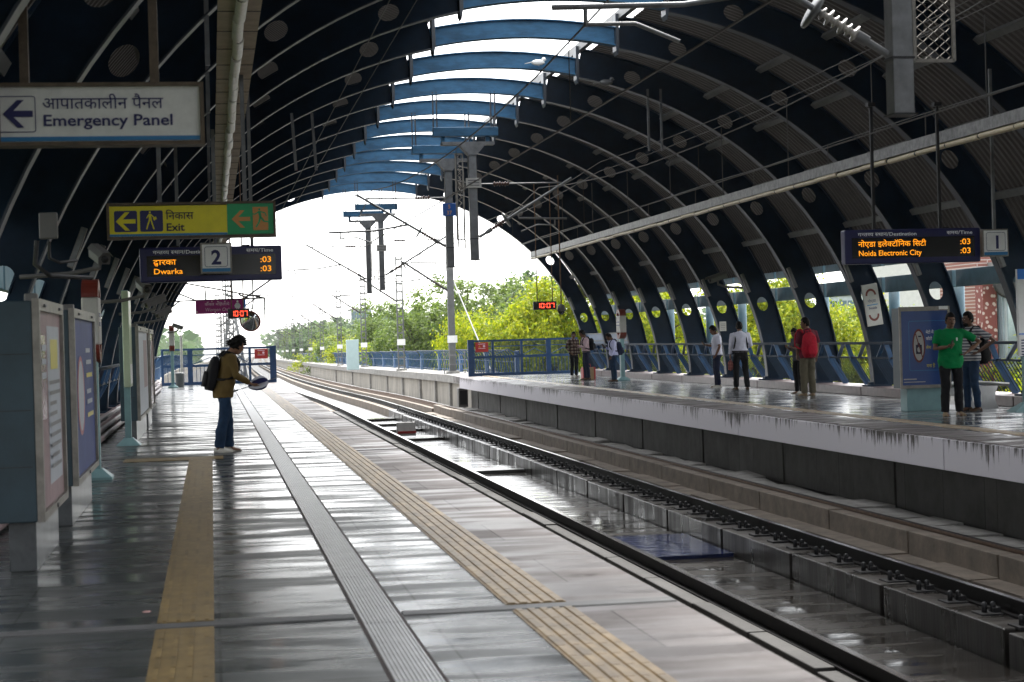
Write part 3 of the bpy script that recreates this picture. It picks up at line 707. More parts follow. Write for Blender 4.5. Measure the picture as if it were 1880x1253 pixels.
t = dest_board(-.91, .97, 2.44, 2.905, 24.5, 'dark blue display board reading Dwarka in amber letters', [([ 'द', ('sub', 'व'), 'ारका'], .50, .16), ('Dwarka', .235, .205)])
hangers(t, (-.40, .58), 2.9, 5.6, 0, .045, 'galv_dark')
def plate_sign(x0, x1, z0, z1, y, dig, label):
    t = thing('platform_number_sign', label, 'sign', (0, y, 0)); w = x1 - x0; h = z1 - z0
    b = MB(); b.bbox(x0 - .012, x1 + .012, -.05, .05, z0 - .012, z1 + .012, .006); b.build('frame', 'alu', t)
    b = MB(); b.box(x0 + .01, x1 - .01, -.056, -.05, z0 + .01, z1 - .01); b.build('panel', 'white', t)
    b = MB(); b.box(x0 + .01, x1 - .01, -.060, -.056, z0 + .01, z0 + .055 * (h / .38)); b.build('stripe', 'sky_blue', t)
    b = MB(); rring(b, x0 + .11 * w, x1 - .11 * w, z0 + .19 * h, z1 - .1 * h, .03, .006, -.061); b.build('border', 'navy', t)
    V, F = layout(dig, .03); wd = max(v.x for v in V); k = .48 * h / .7
    b = MB(); b.add([((x0 + x1) / 2 + (v.x - wd / 2) * k, -.062, z0 + .29 * h + v.y * k) for v in V], F); b.build('numeral', 'navy', t)
    return t
t = plate_sign(-.095, .285, 2.53, 2.905, 23.8, '2', 'square white sign with a blue number 2, in front of the display board'); hangers(t, (.095,), 2.9, 4.4, 0, .05, 'galv_dark')
# platform 1 board
t = dest_board(9.83, 12.08, 2.56, 3.1, 27., 'dark blue display board reading Noida Electronic City in amber letters', [(['नोएडा', ' ', 'इले', ('half', 'क'), 'टॉ', 'ि', 'नक', ' ', 'ि', 'सटी'], .50, .50), ('Noida Electronic City', .235, .465)])
hangers(t, (10.35, 11.45), 3.1, 5.1, 0, .045, 'dark_steel')
for x in (10.35, 11.45): b = MB(); b.box(x - .06, x + .06, -.06, .06, 5.04, 5.1); b.build('bracket', 'dark_steel', t)
t = plate_sign(12.06, 12.47, 2.64, 3.05, 26.8, '1', 'square white sign with a blue number 1 beside the display board'); hangers(t, (12.27,), 3.05, 5.6, 0, .045, 'galv_dark')
# digital clocks
SEG = {'0': 'abcdef', '1': 'bc', '7': 'abc'}
def seven(mb, ch, x, z, w, h, y, th):
    on = SEG[ch]
    g = th * .25
    for s_ in on:
        if s_ == 'a': mb.box(x + g, x + w - g, y, y + .004, z + h - th, z + h)
        if s_ == 'd': mb.box(x + g, x + w - g, y, y + .004, z, z + th)
        if s_ == 'b': mb.box(x + w - th, x + w, y, y + .004, z + h / 2 + g, z + h - g)
        if s_ == 'c': mb.box(x + w - th, x + w, y, y + .004, z + g, z + h / 2 - g)
        if s_ == 'e': mb.box(x, x + th, y, y + .004, z + g, z + h / 2 - g)
        if s_ == 'f': mb.box(x, x + th, y, y + .004, z + h / 2 + g, z + h - g)
def clock(x0, x1, z0, z1, y, label, hx, htop):
    t = thing('digital_clock', label, 'clock', (0, y, 0)); w = x1 - x0; h = z1 - z0
    b = MB(); b.bbox(x0, x1, -.05, .05, z0, z1, .008); b.build('housing', 'black', t)
    b = MB(); b.box(x1 - .01, x1 + .012, -.055, .05, z0 - .005, z1 + .005); b.build('bezel', 'galv_dark', t)
    b = MB(); dw = w * .16; th = dw * .24
    for ch, k in (('1', .13), ('0', .32), ('0', .58), ('7', .77)): seven(b, ch, x0 + w * k, z0 + h * .2, dw, h * .6, -.056, th)
    for zz in (.38, .58): b.box(x0 + w * .515, x0 + w * .545, -.056, -.052, z0 + h * zz, z0 + h * (zz + .08))
    b.build('digits', 'led_red', t)
    for x in hx: b = MB(); b.tube([(x, 0, z1), (x, 0, htop)], .014, 6); b.build('hanger', 'rust', t)
    return t
clock(.38, .84, 2.17, 2.37, 40, 'black digital clock with red digits 10:07 beside the pink sign', (.46, .72), 5.7)
clock(9.0, 9.65, 2.33, 2.56, 50, 'black digital clock with red digits 10:07 hanging in front of the bright trees', (9.12, 9.56), 5.9)
# women only sign, on a bracket from the arch
y = 58; t = thing('hanging_sign', 'magenta Women Only sign with a woman figure and pale flowers', 'sign', (0, y, 0))
b = MB(); b.box(-.46, 1.05, -.03, .03, 2.6, 3.03); b.build('panel', 'magenta', t)
write(['केवल', ' ', 'म', 'ि', 'हलाये'], -.17, 2.86, .085, -.034, 'pink_print', t, .008, width=.78)
write('Women Only', -.17, 2.68, .11, -.034, 'pink_print', t, -.004, width=.82, shear=.2)
b = MB()
rng = random.Random(5)
for i in range(17):
    cx, cz = rng.uniform(-.42, 1.0), rng.choice((rng.uniform(2.63, 2.68), rng.uniform(2.95, 3.0), rng.uniform(2.63, 3.0)))
    if -.2 < cx < .66 and 2.66 < cz < 2.94: continue
    r = rng.uniform(.022, .036); b.add([(cx + r * (1 if k % 2 else .55) * math.cos(k * .628), -.0335, cz + r * (1 if k % 2 else .55) * math.sin(k * .628)) for k in range(10)], [tuple(range(10))])
b.build('flowers', 'pink_print', t)
b = MB(); cx, cz = .86, 2.83
for poly in ([(cx + .035 * math.cos(k * .524), cz + .14 + .035 * math.sin(k * .524)) for k in range(12)], [(cx - .04, cz + .1), (cx + .04, cz + .1), (cx + .09, cz - .06), (cx - .09, cz - .06)],
             [(cx - .04, cz - .06), (cx - .01, cz - .06), (cx - .01, cz - .18), (cx - .035, cz - .18)], [(cx + .01, cz - .06), (cx + .04, cz - .06), (cx + .035, cz - .18), (cx + .01, cz - .18)],
             [(cx - .045, cz + .1), (cx - .025, cz + .07), (cx - .085, cz - .02), (cx - .105, cz)], [(cx + .045, cz + .1), (cx + .105, cz), (cx + .085, cz - .02), (cx + .025, cz + .07)]):
    b.add([(x, -.036, z) for x, z in poly], [tuple(range(len(poly)))])
b.build('woman_figure', 'white', t)
t = thing('sign_bracket', 'thin dark steel truss bracket holding the pink sign', 'bracket', (0, y, 0))
for p, q in (((-1.5, 3.75), (1.75, 3.06)), ((-1.75, 3.02), (1.75, 3.06)), ((-1.4, 3.45), (-.45, 3.04)), ((-1.9, 2.3), (-.95, 3.03)), ((-.15, 3.44), (-.13, 3.05)), ((1.72, 3.06), (1.72, 2.4)), ((.9, 3.2), (1.25, 3.05))):
    b = MB(); b.bar((p[0], .06, p[1]), (q[0], .06, q[1]), .045, .045); b.build('steel_bar', 'dark_steel', t)
y = 62; t = thing('hanging_sign', 'small blue and white sign behind the pink sign', 'sign', (0, y, 0))
b = MB(); b.box(.78, 1.2, -.03, .03, 2.85, 3.16); b.build('panel', 'sky_blue2' if 'sky_blue2' in M else mat('sky_blue2', (.03, .22, .75), .4, var=0), t)
b = MB()
for p in ([(.82, 2.9), (.9, 2.9), (1.0, 3.1), (.95, 3.1)], [(1.0, 2.9), (1.12, 2.9), (1.03, 3.02)], [(.82, 3.0), (.92, 3.1), (.84, 3.1)]): b.add([(x, -.034, z) for x, z in p], [tuple(range(len(p)))])
b.build('emblem', 'white', t)
# convex mirror
t = thing('convex_mirror', 'round convex mirror tilted below the red clock', 'mirror', (1.03, 48, 2.2), 0)
ax = Vector((-.28, -.9, -.30)).normalized()
b = MB(); b.lathe([(.001, .09), (.09, .082), (.17, .06), (.235, .026), (.265, 0)], (0, 0, 0), 28, ax); b.build('mirror_face', 'mirror', t)
b = MB(); b.lathe([(.262, .01), (.285, .005), (.285, -.02), (.02, -.06)], (0, 0, 0), 28, ax); b.build('rim', 'red_paint', t)
b = MB(); b.tube([(0, .05, 0), (.1, .3, .5), (.1, .3, 1.0)], .02, 6); b.tube([(.1, .3, 1.), (.1, .3, 4.2)], .02, 6); b.build('arm', 'dark_steel', t)

# ------------------------------------------------------------------ lamp troughs
def trough(name, label, x, z, y0, n, step, wide, tube_m, r=.04):
    t = thing(name, label, 'lamp trough', (0, 0, 0))
    b = MB(); y1 = y0 + n * step
    if wide: b.box(x - .19, x + .19, y0, y1, z + .075, z + .12); 
    else: b.box(x - .05, x + .02, y0, y1, z + .05, z + .22); b.box(x - .05, x + .12, y0, y1, z + .22, z + .235)
    b.build('tray', 'trough_face' if wide else 'trough_side', t)
    rng = random.Random(name)
    for i in range(n):
        y = y0 + i * step; d = MB(); dx = rng.uniform(-.012, .012); dz = rng.uniform(-.012, .012)
        d.tube([(x + dx, y + .02, z + dz), (x + dx + rng.uniform(-.008, .008), y + step - .03, z + dz + rng.uniform(-.008, .008))], r, 10); d.build('tube', tube_m, t)
    d = MB(); d.tube([(x, -.02, z), (x, .02, z)], r * .8, 8)
    d.bar((x, 0, z), (x, 0, z + .08), .02)
    if wide: d.box(x - .192, x + .192, -.012, .012, z + .07, z + .124)
    s0 = d.build('socket', 'dark_steel', t); s0.location = (0, y0, 0)
    for i in range(1, n + 1): c = s0.copy(); col.objects.link(c); c.parent = t; c.location = (0, y0 + i * step, 0)
    return t
tl = trough('lamp_trough', 'long beige ceiling trough with white tubes over the near platform', .33, 4.47, 10, 60, 1.03, True, 'trough_tube', .052)
tr_ = trough('lamp_trough', 'long grey trough with ivory tubes over the far platform', 11.6, 4.42, 12, 42, 1.25, False, 'tube_ivory', .045)
for i in range(15):
    y = 15.6 + 4 * i; b = MB(); b.bar((.05, y, 4.59), (.05, y, 5.4), .05, .05); b.build('hanger', 'galv_dark', tl)
for i in range(20):
    y = 16 + 2.35 * i; b = MB(); b.tube([(11.57, y, 4.6), (11.57, y, 5.02 if i % 2 else 6.2)], .011, 5); b.build('hanger', 'rope', tr_)
b = MB(); b.tube([(11.57, y, 5.02 + .02 * math.sin(y)) for y in range(8, 70, 4)], .009, 5); tag(b.build('messenger_wire', 'rope'), 'thin wire stretched above the grey trough of the far platform', 'wire')

# ------------------------------------------------------------------ cctv, dome camera, loudspeakers, box
def cctv(x, y, z, dx, dy, wx, label, big=1.):
    t = thing('security_camera', label, 'camera', (x, y, z)); d = Vector((dx, dy, -.3)).normalized(); n = MB()
    k = big; up = Vector((0, 0, 1)); sd = d.cross(up).normalized(); u = sd.cross(d)
    rings = []
    for h in (-.17, .17):
        rings.append([(d * h + sd * a + u * c) * k for a, c in ((-.055, -.05), (.055, -.05), (.06, .03), (.03, .06), (-.03, .06), (-.06, .03))])
    n.loft(rings, smooth=False); n.add([(d * h + sd * a + u * c) * k for h in (-.18, .23) for a, c in ((-.07, .03), (-.035, .075), (.035, .075), (.07, .03))], [(0, 1, 5, 4), (1, 2, 6, 5), (2, 3, 7, 6)]); n.build('housing', 'cam_body', t)
    n = MB(); n.lathe([(.038 * k, .165 * k), (.034 * k, .19 * k), (.001, .185 * k)], (0, 0, 0), 12, d); n.build('lens', 'black', t)
    n = MB(); n.tube([(0, 0, -.05 * k), (0, .0, -.12 * k), (wx * .4, .03, -.17 * k), (wx, .05, -.19 * k)], .022 * k, 8); n.build('arm', 'cam_body', t)
    return t
cctv(-1.03, 17.6, 2.47, .35, -1, -.75, 'large white security camera on a curved arm above the second poster case', 1.0)
cctv(-.98, 27.6, 2.5, .3, -1, -.8, 'security camera above the tall route map, between two ribs', 1.2)
cctv(-1.05, 35.6, 2.47, -.9, -.4, -.7, 'security camera farther along the near side, above the grey poster case', 1.2)
cctv(-1.1, 43.6, 2.4, -.8, -.6, -.7, 'small security camera, third of the cluster over the near side', 1.2)
cctv(-1.25, 70, 2.35, .8, -.5, -.45, 'small security camera against the white sky by the left end of the arch', 1.2)
cctv(13.55, 47.0, 3.02, -1, -.25, .7, 'white security camera on a rib of the far platform', 1.5)
t = thing('dome_camera', 'grey dome camera on a long rod near the hanging clock', 'camera', (10.2, 52, 0))
b = MB(); b.lathe([(.02, 2.52), (.1, 2.47), (.12, 2.38), (.12, 2.3), (.10, 2.3)], (0, 0, 0), 16); b.build('housing', 'cam_body', t)
b = MB(); b.ell((0, 0, 2.3), (.1, .1, .1), 16, 8); b.build('dome', 'glass_dark', t)
b = MB(); b.tube([(0, 0, 2.5), (0, 0, 6.3)], .02, 8); b.build('rod', 'rust', t)
t = thing('cable_box', 'grey cable box with looping hoses on the dark rib of the near side', 'box', (-1.32, 15.55, 2.62))
b = MB(); b.bbox(-.075, .075, -.06, .02, -.11, .11, .01); b.build('box_body', 'cam_body', t)
b = MB(); b.tube([(-.1, 0, -.12), (-.12, 0, -.32), (.0, 0, -.42), (.3, .6, -.42)], .02, 8); b.tube([(0, 0, -.13), (.0, 0, -.27), (.08, 0, -.31), (.2, .3, -.28)], .014, 8); b.build('hose', 'dark_steel', t)
b = MB(); b.bbox(-.04, .04, -.10, .02, -.27, .27, .008)
sp0 = None
for side in (1, -1):
    for k in range(0, 13):
        y = RIBY[k] - .16; f = math.asin(2.88 / B_); p = ell_pt(f, -.03)
        lab = f'slim grey loudspeaker column on the {ORD[k]} rib of the {"far" if side > 0 else "near"} platform side'
        if sp0 is None:
            sp0 = b.build('loudspeaker', 'cam_body'); gb = MB(); gb.box(-.03, .03, -.104, -.10, -.25, .25); gb.build('grille', 'galv_dark', sp0)
            tag(sp0, lab, 'loudspeaker', 'loudspeakers on the ribs'); o = sp0
        else: o = copy_tree(sp0, label=lab)
        o.location = (CX + side * (p[0] + .06), y, p[1]); o.rotation_euler = (0, R(-21) * side, 0)

# ------------------------------------------------------------------ poster cases on the near platform (along its back)
def poster(colm, deco):  # placeholder hook
    pass
def case(y0, y1, label, deco, face):
    t = thing('poster_case', label, 'poster case', (0, (y0 + y1) / 2, 0)); h = (y1 - y0) / 2
    b = MB(); b.bbox(-1.46, -1.27, -h + .12, h - .12, 0, .42, .006); b.build('plinth', 'stone_base', t)
    b = MB(); b.bbox(-1.52, -1.245, -h, h, .36, 1.93, .008); b.build('cabinet', 'teal_box', t)
    fr = MB(); w = .07
    for a, c, z0, z1 in ((-h - .01, h + .01, .36, .42), (-h - .01, h + .01, 1.86, 1.945), (-h - .01, -h + w, .42, 1.86), (h - w, h + .01, .42, 1.86)): fr.box(-1.245, -1.195, a, c, z0, z1)
    fr.build('frame', 'alu', t)
    b = MB(); b.box(-1.245, -1.222, -h + w, h - w, .42, 1.86); b.build('poster', face, t)
    for poly, m_ in deco(-h + w, h - w, .42, 1.86):
        b = MB(); b.add([(-1.2195, u, v) for u, v in poly], [tuple(range(len(poly)))]); b.build('print', m_, t)
    for sy in (-.62, .62):
        b = MB(); b.tube([(-1.19, h * sy - .05, 1.9), (-1.19, h * sy + .05, 1.9)], .012, 8); b.build('hinge', 'galv_dark', t)
    b = MB(); b.lathe([(.018, 0), (.018, .012), (.004, .012)], (-1.195, 0, .39), 12, (1, 0, 0)); b.build('lock', 'galv_dark', t)
    b = MB(); [b.box(-1.5, -1.27, -h - .003, -h, z_, z_ + .006) for z_ in (.75, 1.15, 1.55)]; b.build('seam', 'dark_steel', t)
    # small lamp on the top
    b = MB(); b.bbox(-1.42, -1.32, .2, .32, 1.945, 2.02, .01); b.build('lamp', 'cam_body', t)
    return t
mat('poster_pink', (.30, .20, .21), .5, var=.25, scale=2.); mat('poster_mauve', (.20, .10, .13), .25, var=.2); mat('poster_paper', (.45, .48, .53), .5, var=.05)
mat('poster_blue', (.035, .06, .22), .55, var=.2, scale=3); mat('print_grey', (.12, .12, .13), .4, var=0); mat('print_yellow', (.60, .50, .04), .35, var=.05); mat('print_red', (.42, .06, .08), .4, var=0)
def rc(a, c, z0, z1): return [(a, z0), (c, z0), (c, z1), (a, z1)]
def deco1(a, c, z0, z1):
    w = c - a; h = z1 - z0; out = [(rc(a + .38 * w, a + .93 * w, z0 + .1 * h, z0 + .93 * h), 'poster_paper'), (rc(a, a + .3 * w, z0 + .45 * h, z0 + .88 * h), 'poster_mauve'), (rc(a + .5 * w, a + .83 * w, z0 + .70 * h, z0 + .86 * h), 'print_yellow')]
    rng = random.Random(2)
    for i in range(9):
        zz = z0 + h * (.62 - .055 * i); out.append((rc(a + .42 * w, a + w * rng.uniform(.7, .9), zz, zz + h * .02), 'print_grey'))
    for i in range(3): out.append((rc(a + .07 * w, a + .25 * w, z0 + h * (.66 + .07 * i), z0 + h * (.69 + .07 * i)), 'poster_paper'))
    return [(p, m_) if m_ in ('poster_paper', 'poster_mauve') and k < 2 else (p, m_) for k, (p, m_) in enumerate(out)]
def deco2(a, c, z0, z1):
    w = c - a; h = z1 - z0; E = lambda r0, r1: [(a + .32 * w + r0 * w * math.cos(k * .314), z0 + .5 * h + r1 * h * math.sin(k * .314)) for k in range(20)]
    out = [(E(.17, .26), 'print_red'), (E(.13, .23), 'poster_paper')]
    for i, (m_, z_) in enumerate((('poster_paper', .78), ('poster_paper', .70), ('print_yellow', .61), ('poster_paper', .5), ('poster_paper', .43), ('print_yellow', .34))): out.append((rc(a + .58 * w, a + (.8 + .04 * (i % 3)) * w, z0 + z_ * h, z0 + (z_ + .03) * h), m_))
    return out
def deco3(a, c, z0, z1):
    w = c - a; h = z1 - z0
    return [(rc(a + .05 * w, a + .45 * w, z0 + .1 * h, z0 + .9 * h), 'poster_paper'), (rc(a + .55 * w, a + .92 * w, z0 + .3 * h, z0 + .9 * h), 'poster_pink')]
def lift(dec):
    """stack the printed layers 1 mm apart"""
    return dec
_case = case
def case(y0, y1, label, deco, face):
    t = _case(y0, y1, label, lambda *a: [], face); h = (y1 - y0) / 2; w = .07
    for k, (poly, m_) in enumerate(deco(-h + w, h - w, .42, 1.86)):
        b = MB(); b.add([(-1.2205 + .0012 * (k + 1), u, v) for u, v in poly], [tuple(range(len(poly)))]); b.build('print', m_, t)
    return t
case(13.1, 15.2, 'nearest teal poster case with a faded pink and white poster', deco1, 'poster_pink')
case(16.4, 19.3, 'second teal poster case with a blue no photography poster', deco2, 'poster_blue')
case(30.6, 35.4, 'pale poster case beyond the tall route map', deco3, 'poster_paper')
case(36.2, 38.6, 'brown framed poster case farthest along the near platform', deco3, 'poster_mauve')
# station name totems
def totem(x, y, label, s=1.):
    t = thing('station_totem', label, 'station totem', (x, y, 0))
    b = MB(); b.box(-.06 * s, .06 * s, -.09 * s, .09 * s, .04, 1.5); b.build('post', 'teal_pale', t)
    b = MB(); b.loft([[(-.2 * s, -.2 * s, 0), (.2 * s, -.2 * s, 0), (.2 * s, .2 * s, 0), (-.2 * s, .2 * s, 0)], [(-.2 * s, -.2 * s, .03), (.2 * s, -.2 * s, .03), (.2 * s, .2 * s, .03), (-.2 * s, .2 * s, .03)], [(-.08 * s, -.11 * s, .13), (.08 * s, -.11 * s, .13), (.08 * s, .11 * s, .13), (-.08 * s, .11 * s, .13)]], smooth=False); b.build('base', 'teal_pale', t)
    b = MB(); b.bbox(-.1 * s, .1 * s, -.26 * s, .26 * s, 1.63, 2.2, .02); b.build('name_panel', 'offwhite', t)
    for sg, zc in ((1, 2.2), (-1, 1.63)):
        n = 14; o_ = [(.27 * s * math.cos(math.pi * k / n), zc + sg * .22 * math.sin(math.pi * k / n)) for k in range(n + 1)]; i_ = [(.15 * s * math.cos(math.pi * k / n), zc + sg * .10 * math.sin(math.pi * k / n) - sg * .0) for k in range(n + 1)]
        b = MB()
        for k in range(n):
            q = [o_[k], o_[k + 1], i_[k + 1], i_[k]]; b.prism(q, -.098 * s, .098 * s, 'yz')
        b.build('red_arc', 'red_paint', t)
    b = MB()
    for zz in (1.85, 1.96): b.box(.1 * s, .104 * s, -.2 * s, .2 * s, zz, zz + .05); b.box(-.104 * s, -.1 * s, -.2 * s, .2 * s, zz, zz + .05)
    b.build('name_lettering', 'navy', t)
    return t
mat('teal_pale', (.19, .33, .34), .45, var=.12, scale=4)
totem(-1.42, 22.3, 'white station name totem with red arcs behind the second poster case', 1.)
totem(-1.5, 70.5, 'distant slim station name totem with red arcs by the end gate')
totem(13.72, 59.5, 'white station name totem with red arcs on the far platform', 1.1)
t = thing('route_map_stand', 'tall pale green route map on a teal post', 'map stand', (-1.37, 29.9, 0))
b = MB(); b.box(-.05, .05, -.08, .08, .03, 2.52); b.build('post', 'teal_pale', t)
b = MB(); b.loft([[(-.2, -.25, 0), (.2, -.25, 0), (.2, .25, 0), (-.2, .25, 0)], [(-.07, -.1, .12), (.07, -.1, .12), (.07, .1, .12), (-.07, .1, .12)]], smooth=False); b.build('base', 'teal_pale', t)
b = MB(); b.bbox(-.03, .075, -.42, .42, .95, 2.5, .01); b.build('panel', 'map_green' if 'map_green' in M else mat('map_green', (.42, .50, .34), .3, var=.15, scale=3), t)
b = MB(); b.box(.0752, .077, -.36, .36, 1.0, 1.32); b.build('timetable', 'white', t)
t = thing('route_map_stand', 'white route map board with a blue header at the right edge', 'map stand', (14.2, 29.9, 0))
b = MB(); b.box(-.05, .05, -.04, .04, .03, 1.0); b.build('post', 'teal_pale', t)
b = MB(); b.loft([[(-.3, -.2, 0), (.3, -.2, 0), (.3, .2, 0), (-.3, .2, 0)], [(-.07, -.06, .16), (.07, -.06, .16), (.07, .06, .16), (-.07, .06, .16)]], smooth=False); b.build('base', 'teal_pale', t)
b = MB(); b.bbox(-.12, .8, -.04, .04, .98, 2.52, .006); b.build('panel', 'white', t)
b = MB(); b.box(-.12, .8, -.046, -.04, 2.34, 2.52); b.box(-.12, .8, -.045, -.041, 1.36, 1.38); b.build('header', 'sky_blue2', t)
b = MB(); [b.box(-.08, .7, -.0455, -.041, 1.0 + .05 * i, 1.02 + .05 * i) for i in range(6)]
for i in range(12): b.tube([(.05 + .04 * math.cos(i * .5), -.043, 1.95 + .14 * math.sin(i * .5)), (.05 + .04 * math.cos(i * .5 + .5), -.043, 1.95 + .14 * math.sin(i * .5 + .5))], .006, 4)
b.build('map_lines', 'navy', t)
# right hand poster case
t = thing('poster_case', 'blue no photography poster case on the far platform behind the man in green', 'poster case', (12.925, 31.4, 0)); t.scale = (.83, 1, 1)
b = MB(); b.bbox(-.42, .5, -.02, .3, 0, .5, .008); b.build('plinth', 'teal_pale', t)
b = MB(); b.bbox(-.56, .62, -.04, .34, .42, 1.9, .01); b.build('cabinet', 'teal_box', t)
b = MB()
for x0, x1, z0, z1 in ((-.58, .6, .42, .48), (-.58, .6, 1.84, 1.92), (-.58, -.535, .48, 1.84), (.555, .6, .48, 1.84)): b.box(x0, x1, -.075, -.04, z0, z1)
b.build('frame', 'alu', t)
b = MB(); b.box(-.535, .555, -.055, -.04, .48, 1.84); b.build('poster', mat('poster_deep_blue', (.012, .055, .22), .3, var=.1), t)
b = MB(); E = lambda r0, r1, n=32: [(-.13 + r0 * math.cos(k * 2 * math.pi / n), 1.2 + r1 * math.sin(k * 2 * math.pi / n)) for k in range(n)]
A, C = E(.15, .31), E(.12, .27); b.add([(x, -.058, z) for x, z in A + C], [(i, (i + 1) % 32, (i + 1) % 32 + 32, i + 32) for i in range(32)]); b.bar((-.2, -.0585, 1.42), (-.05, -.0585, .98), .02, .002, up=(0, 1, 0)); b.build('ban_ring', 'red_paint', t)
b = MB(); b.add([(x, -.0565, z) for x, z in C], [tuple(range(32))]); b.build('ban_ground', 'offwhite', t)
b = MB(); b.box(-.2, -.06, -.0575, -.0572, 1.05, 1.22); b.box(-.16, -.10, -.0575, -.0572, 1.22, 1.25); b.box(-.14, -.07, -.0575, -.0572, 1.36, 1.385); b.build('camera_figure', 'ink', t)
b = MB(); b.add([(-.13 + .04 * math.cos(k * .4), -.0578, 1.13 + .05 * math.sin(k * .4)) for k in range(16)], [tuple(range(16))]); b.build('camera_lens', 'offwhite', t)
write(['मेटो', ' ', 'में'], .04, 1.42, .055, -.058, 'white', t, .01); write(['फोटो'], .04, 1.3, .055, -.058, 'white', t, .01); write(['लेना'], .04, 1.14, .055, -.058, 'print_yellow', t, .01); write(['मना', ' ', 'है'], .04, .8, .06, -.058, 'print_yellow', t, .01)
b = MB(); rring(b, -.36, .52, .74, 1.66, .04, .01, -.057); b.build('border', 'sky_blue', t)
b = MB(); b.box(-.5, -.2, -.058, -.0565, .58, .6); b.box(-.5, .0, -.058, -.0565, .53, .545); b.build('small_print', 'offwhite', t)
b = MB(); b.box(.35, .56, -.082, -.076, 1.86, 1.92); b.build('sticker', 'white', t)
# bench
t = thing('bench', 'curved stainless steel bench on the far platform', 'bench', (13.95, 31.6, 0))
b = MB(); b.loft([[(x, yy, .44 + .03 * math.cos(x * 4) + o_) for yy, o_ in ((-.25, .02), (-.22, -.02), (.22, -.02), (.25, .02), (.25, .05), (.2, .025), (-.2, .025), (-.25, .05))] for x in (-.62, -.3, 0, .3, .62)]); b.build('seat', 'steel_bench', t)
for x in (-.22, .22):
    b = MB(); b.loft([[(x + sx * (.2 - .07 * math.sin(math.pi * z / .42)), sy * (.2), z) for sx, sy in ((-1, -1), (1, -1), (1, 1), (-1, 1))] for z in (0, .08, .16, .24, .32, .42)], smooth=False); b.build('leg', 'steel_bench', t)
# station name plate on rib, small notices
t = thing('name_plate', 'white station name plate with two red arcs on a rib of the far platform', 'sign', (15.0, 39.38, 2.08)); 
b = MB(); b.bbox(-.19, .19, -.02, .02, -.48, .48, .006); b.build('plate', 'offwhite', t)
b = MB()
for s, zc in ((1, .22), (-1, -.22)):
    b = MB()
    for k in range(10):
        a0, a1 = math.pi * k / 10, math.pi * (k + 1) / 10; q = [(r_ * math.cos(a_), zc + s * r_ * 1.2 * math.sin(a_)) for r_, a_ in ((.13, a0), (.13, a1), (.085, a1), (.085, a0))]
        b.add([(x, -.0225, z) for x, z in q], [(0, 1, 2, 3)])
    b.build('red_arc', 'red_paint', t)
b = MB(); b.box(-.13, .13, -.0225, -.0205, -.01, .01); b.build('blue_bar', 'sky_blue', t)
write(['नोएडा'], -.1, .06, .06, -.0225, 'navy', t, .005, width=.2); write('Noida', -.1, -.1, .06, -.0225, 'navy', t, .01, width=.2)
t.rotation_euler = (0, R(-8), 0)
for x, y, z, lab in ((14.92, 51.36, 1.72, 'small white notice on the rib beside the man in the short sleeved shirt'), (14.88, 31.36, 2.08, 'small white notice on the rib above the steel bench')):
    b = MB(); b.box(-.1, .1, -.01, .01, -.14, .14); o = b.build('notice', 'offwhite'); o.location = (x, y, z); tag(o, lab, 'notice'); b = MB(); [b.box(-.07, .07, -.013, -.0105, -.09 + .05 * i, -.075 + .05 * i) for i in range(4)]; b.build('small_print', 'print_grey', o)

# ------------------------------------------------------------------ end barriers
def barrier(x0, x1, y, cuts, label, signx, end):
    t = thing('end_barrier', label, 'barrier gate', (0, y, 0)); zt = 1.5
    px = [x0] + cuts + [x1]
    for x in px: b = MB(); b.box(x - .05, x + .05, -.05, .05, 0, zt); b.build('post', 'gate_blue', t)
    b = MB(); b.box(end - .13, end + .13, -.08, .08, 0, zt + .02); b.build('end_post', 'gate_blue', t)
    for a, c in zip(px, px[1:]):
        a += .05; c -= .05; b = MB()
        for z0, z1 in ((zt - .08, zt), (.73, .83), (.0, .12)): b = MB(); b.box(a, c, -.03, .03, z0, z1); b.build('frame_rail', 'gate_blue', t)
        has = a - .1 < signx < c + .1
        b = MB(); b.box(a, c, -.02, .02, 1.2, 1.235)
        if not has: 
            b.bar((a, 0, .84), ((a + c) / 2, 0, 1.1), .03); b.bar(((a + c) / 2, 0, 1.1), (c, 0, .84), .03)
        b.build('brace', 'railing_blue' if not has else 'gate_blue', t)
        b = MB(); n = int((c - a) / .14)
        for i in range(1, n): x = a + (c - a) * i / n; b.box(x - .012, x + .012, -.012, .012, .1, .74)
        if not has: b.build('bar_grille', 'gate_blue', t)
        b = MB(); b.box(a, c, -.004, .004, .12, 1.42); b.build('mesh_panel', 'mesh_glass', t)
    b = MB(); b.box(signx - .27, signx + .27, -.06, -.045, 1.0, 1.40); s = b.build('warning_sign', 'red_sign', t)
    b = MB(); b.box(signx - .15, signx + .15, -.0625, -.0605, 1.32, 1.345); b.box(signx - .15, signx + .15, -.0625, -.0605, 1.14, 1.16)
    b.add([(signx + .09 + .05 * math.cos(k * .5), -.0625, 1.24 + .05 * math.sin(k * .5)) for k in range(13)], [tuple(range(13))]); b.build('print', 'pink_print', s)
    b = MB(); b.add([(signx - .15, -.0625, 1.19), (signx - .05, -.0625, 1.19), (signx - .1, -.0625, 1.29)], [(0, 1, 2)]); b.build('triangle', 'sign_orange', s)
    return t
m = bpy.data.materials.new('mesh_glass'); m.use_nodes = True; M['mesh_glass'] = m
tb = node(m, 'ShaderNodeBsdfTransparent'); mx = node(m, 'ShaderNodeMixShader'); mx.inputs[0].default_value = .30; bsdf(m).inputs['Base Color'].default_value = (.04, .06, .09, 1); bsdf(m).inputs['Roughness'].default_value = .3
link(m, tb.outputs[0], mx.inputs[1]); link(m, bsdf(m).outputs[0], mx.inputs[2]); link(m, mx.outputs[0], m.node_tree.nodes['Material Output'].inputs[0])
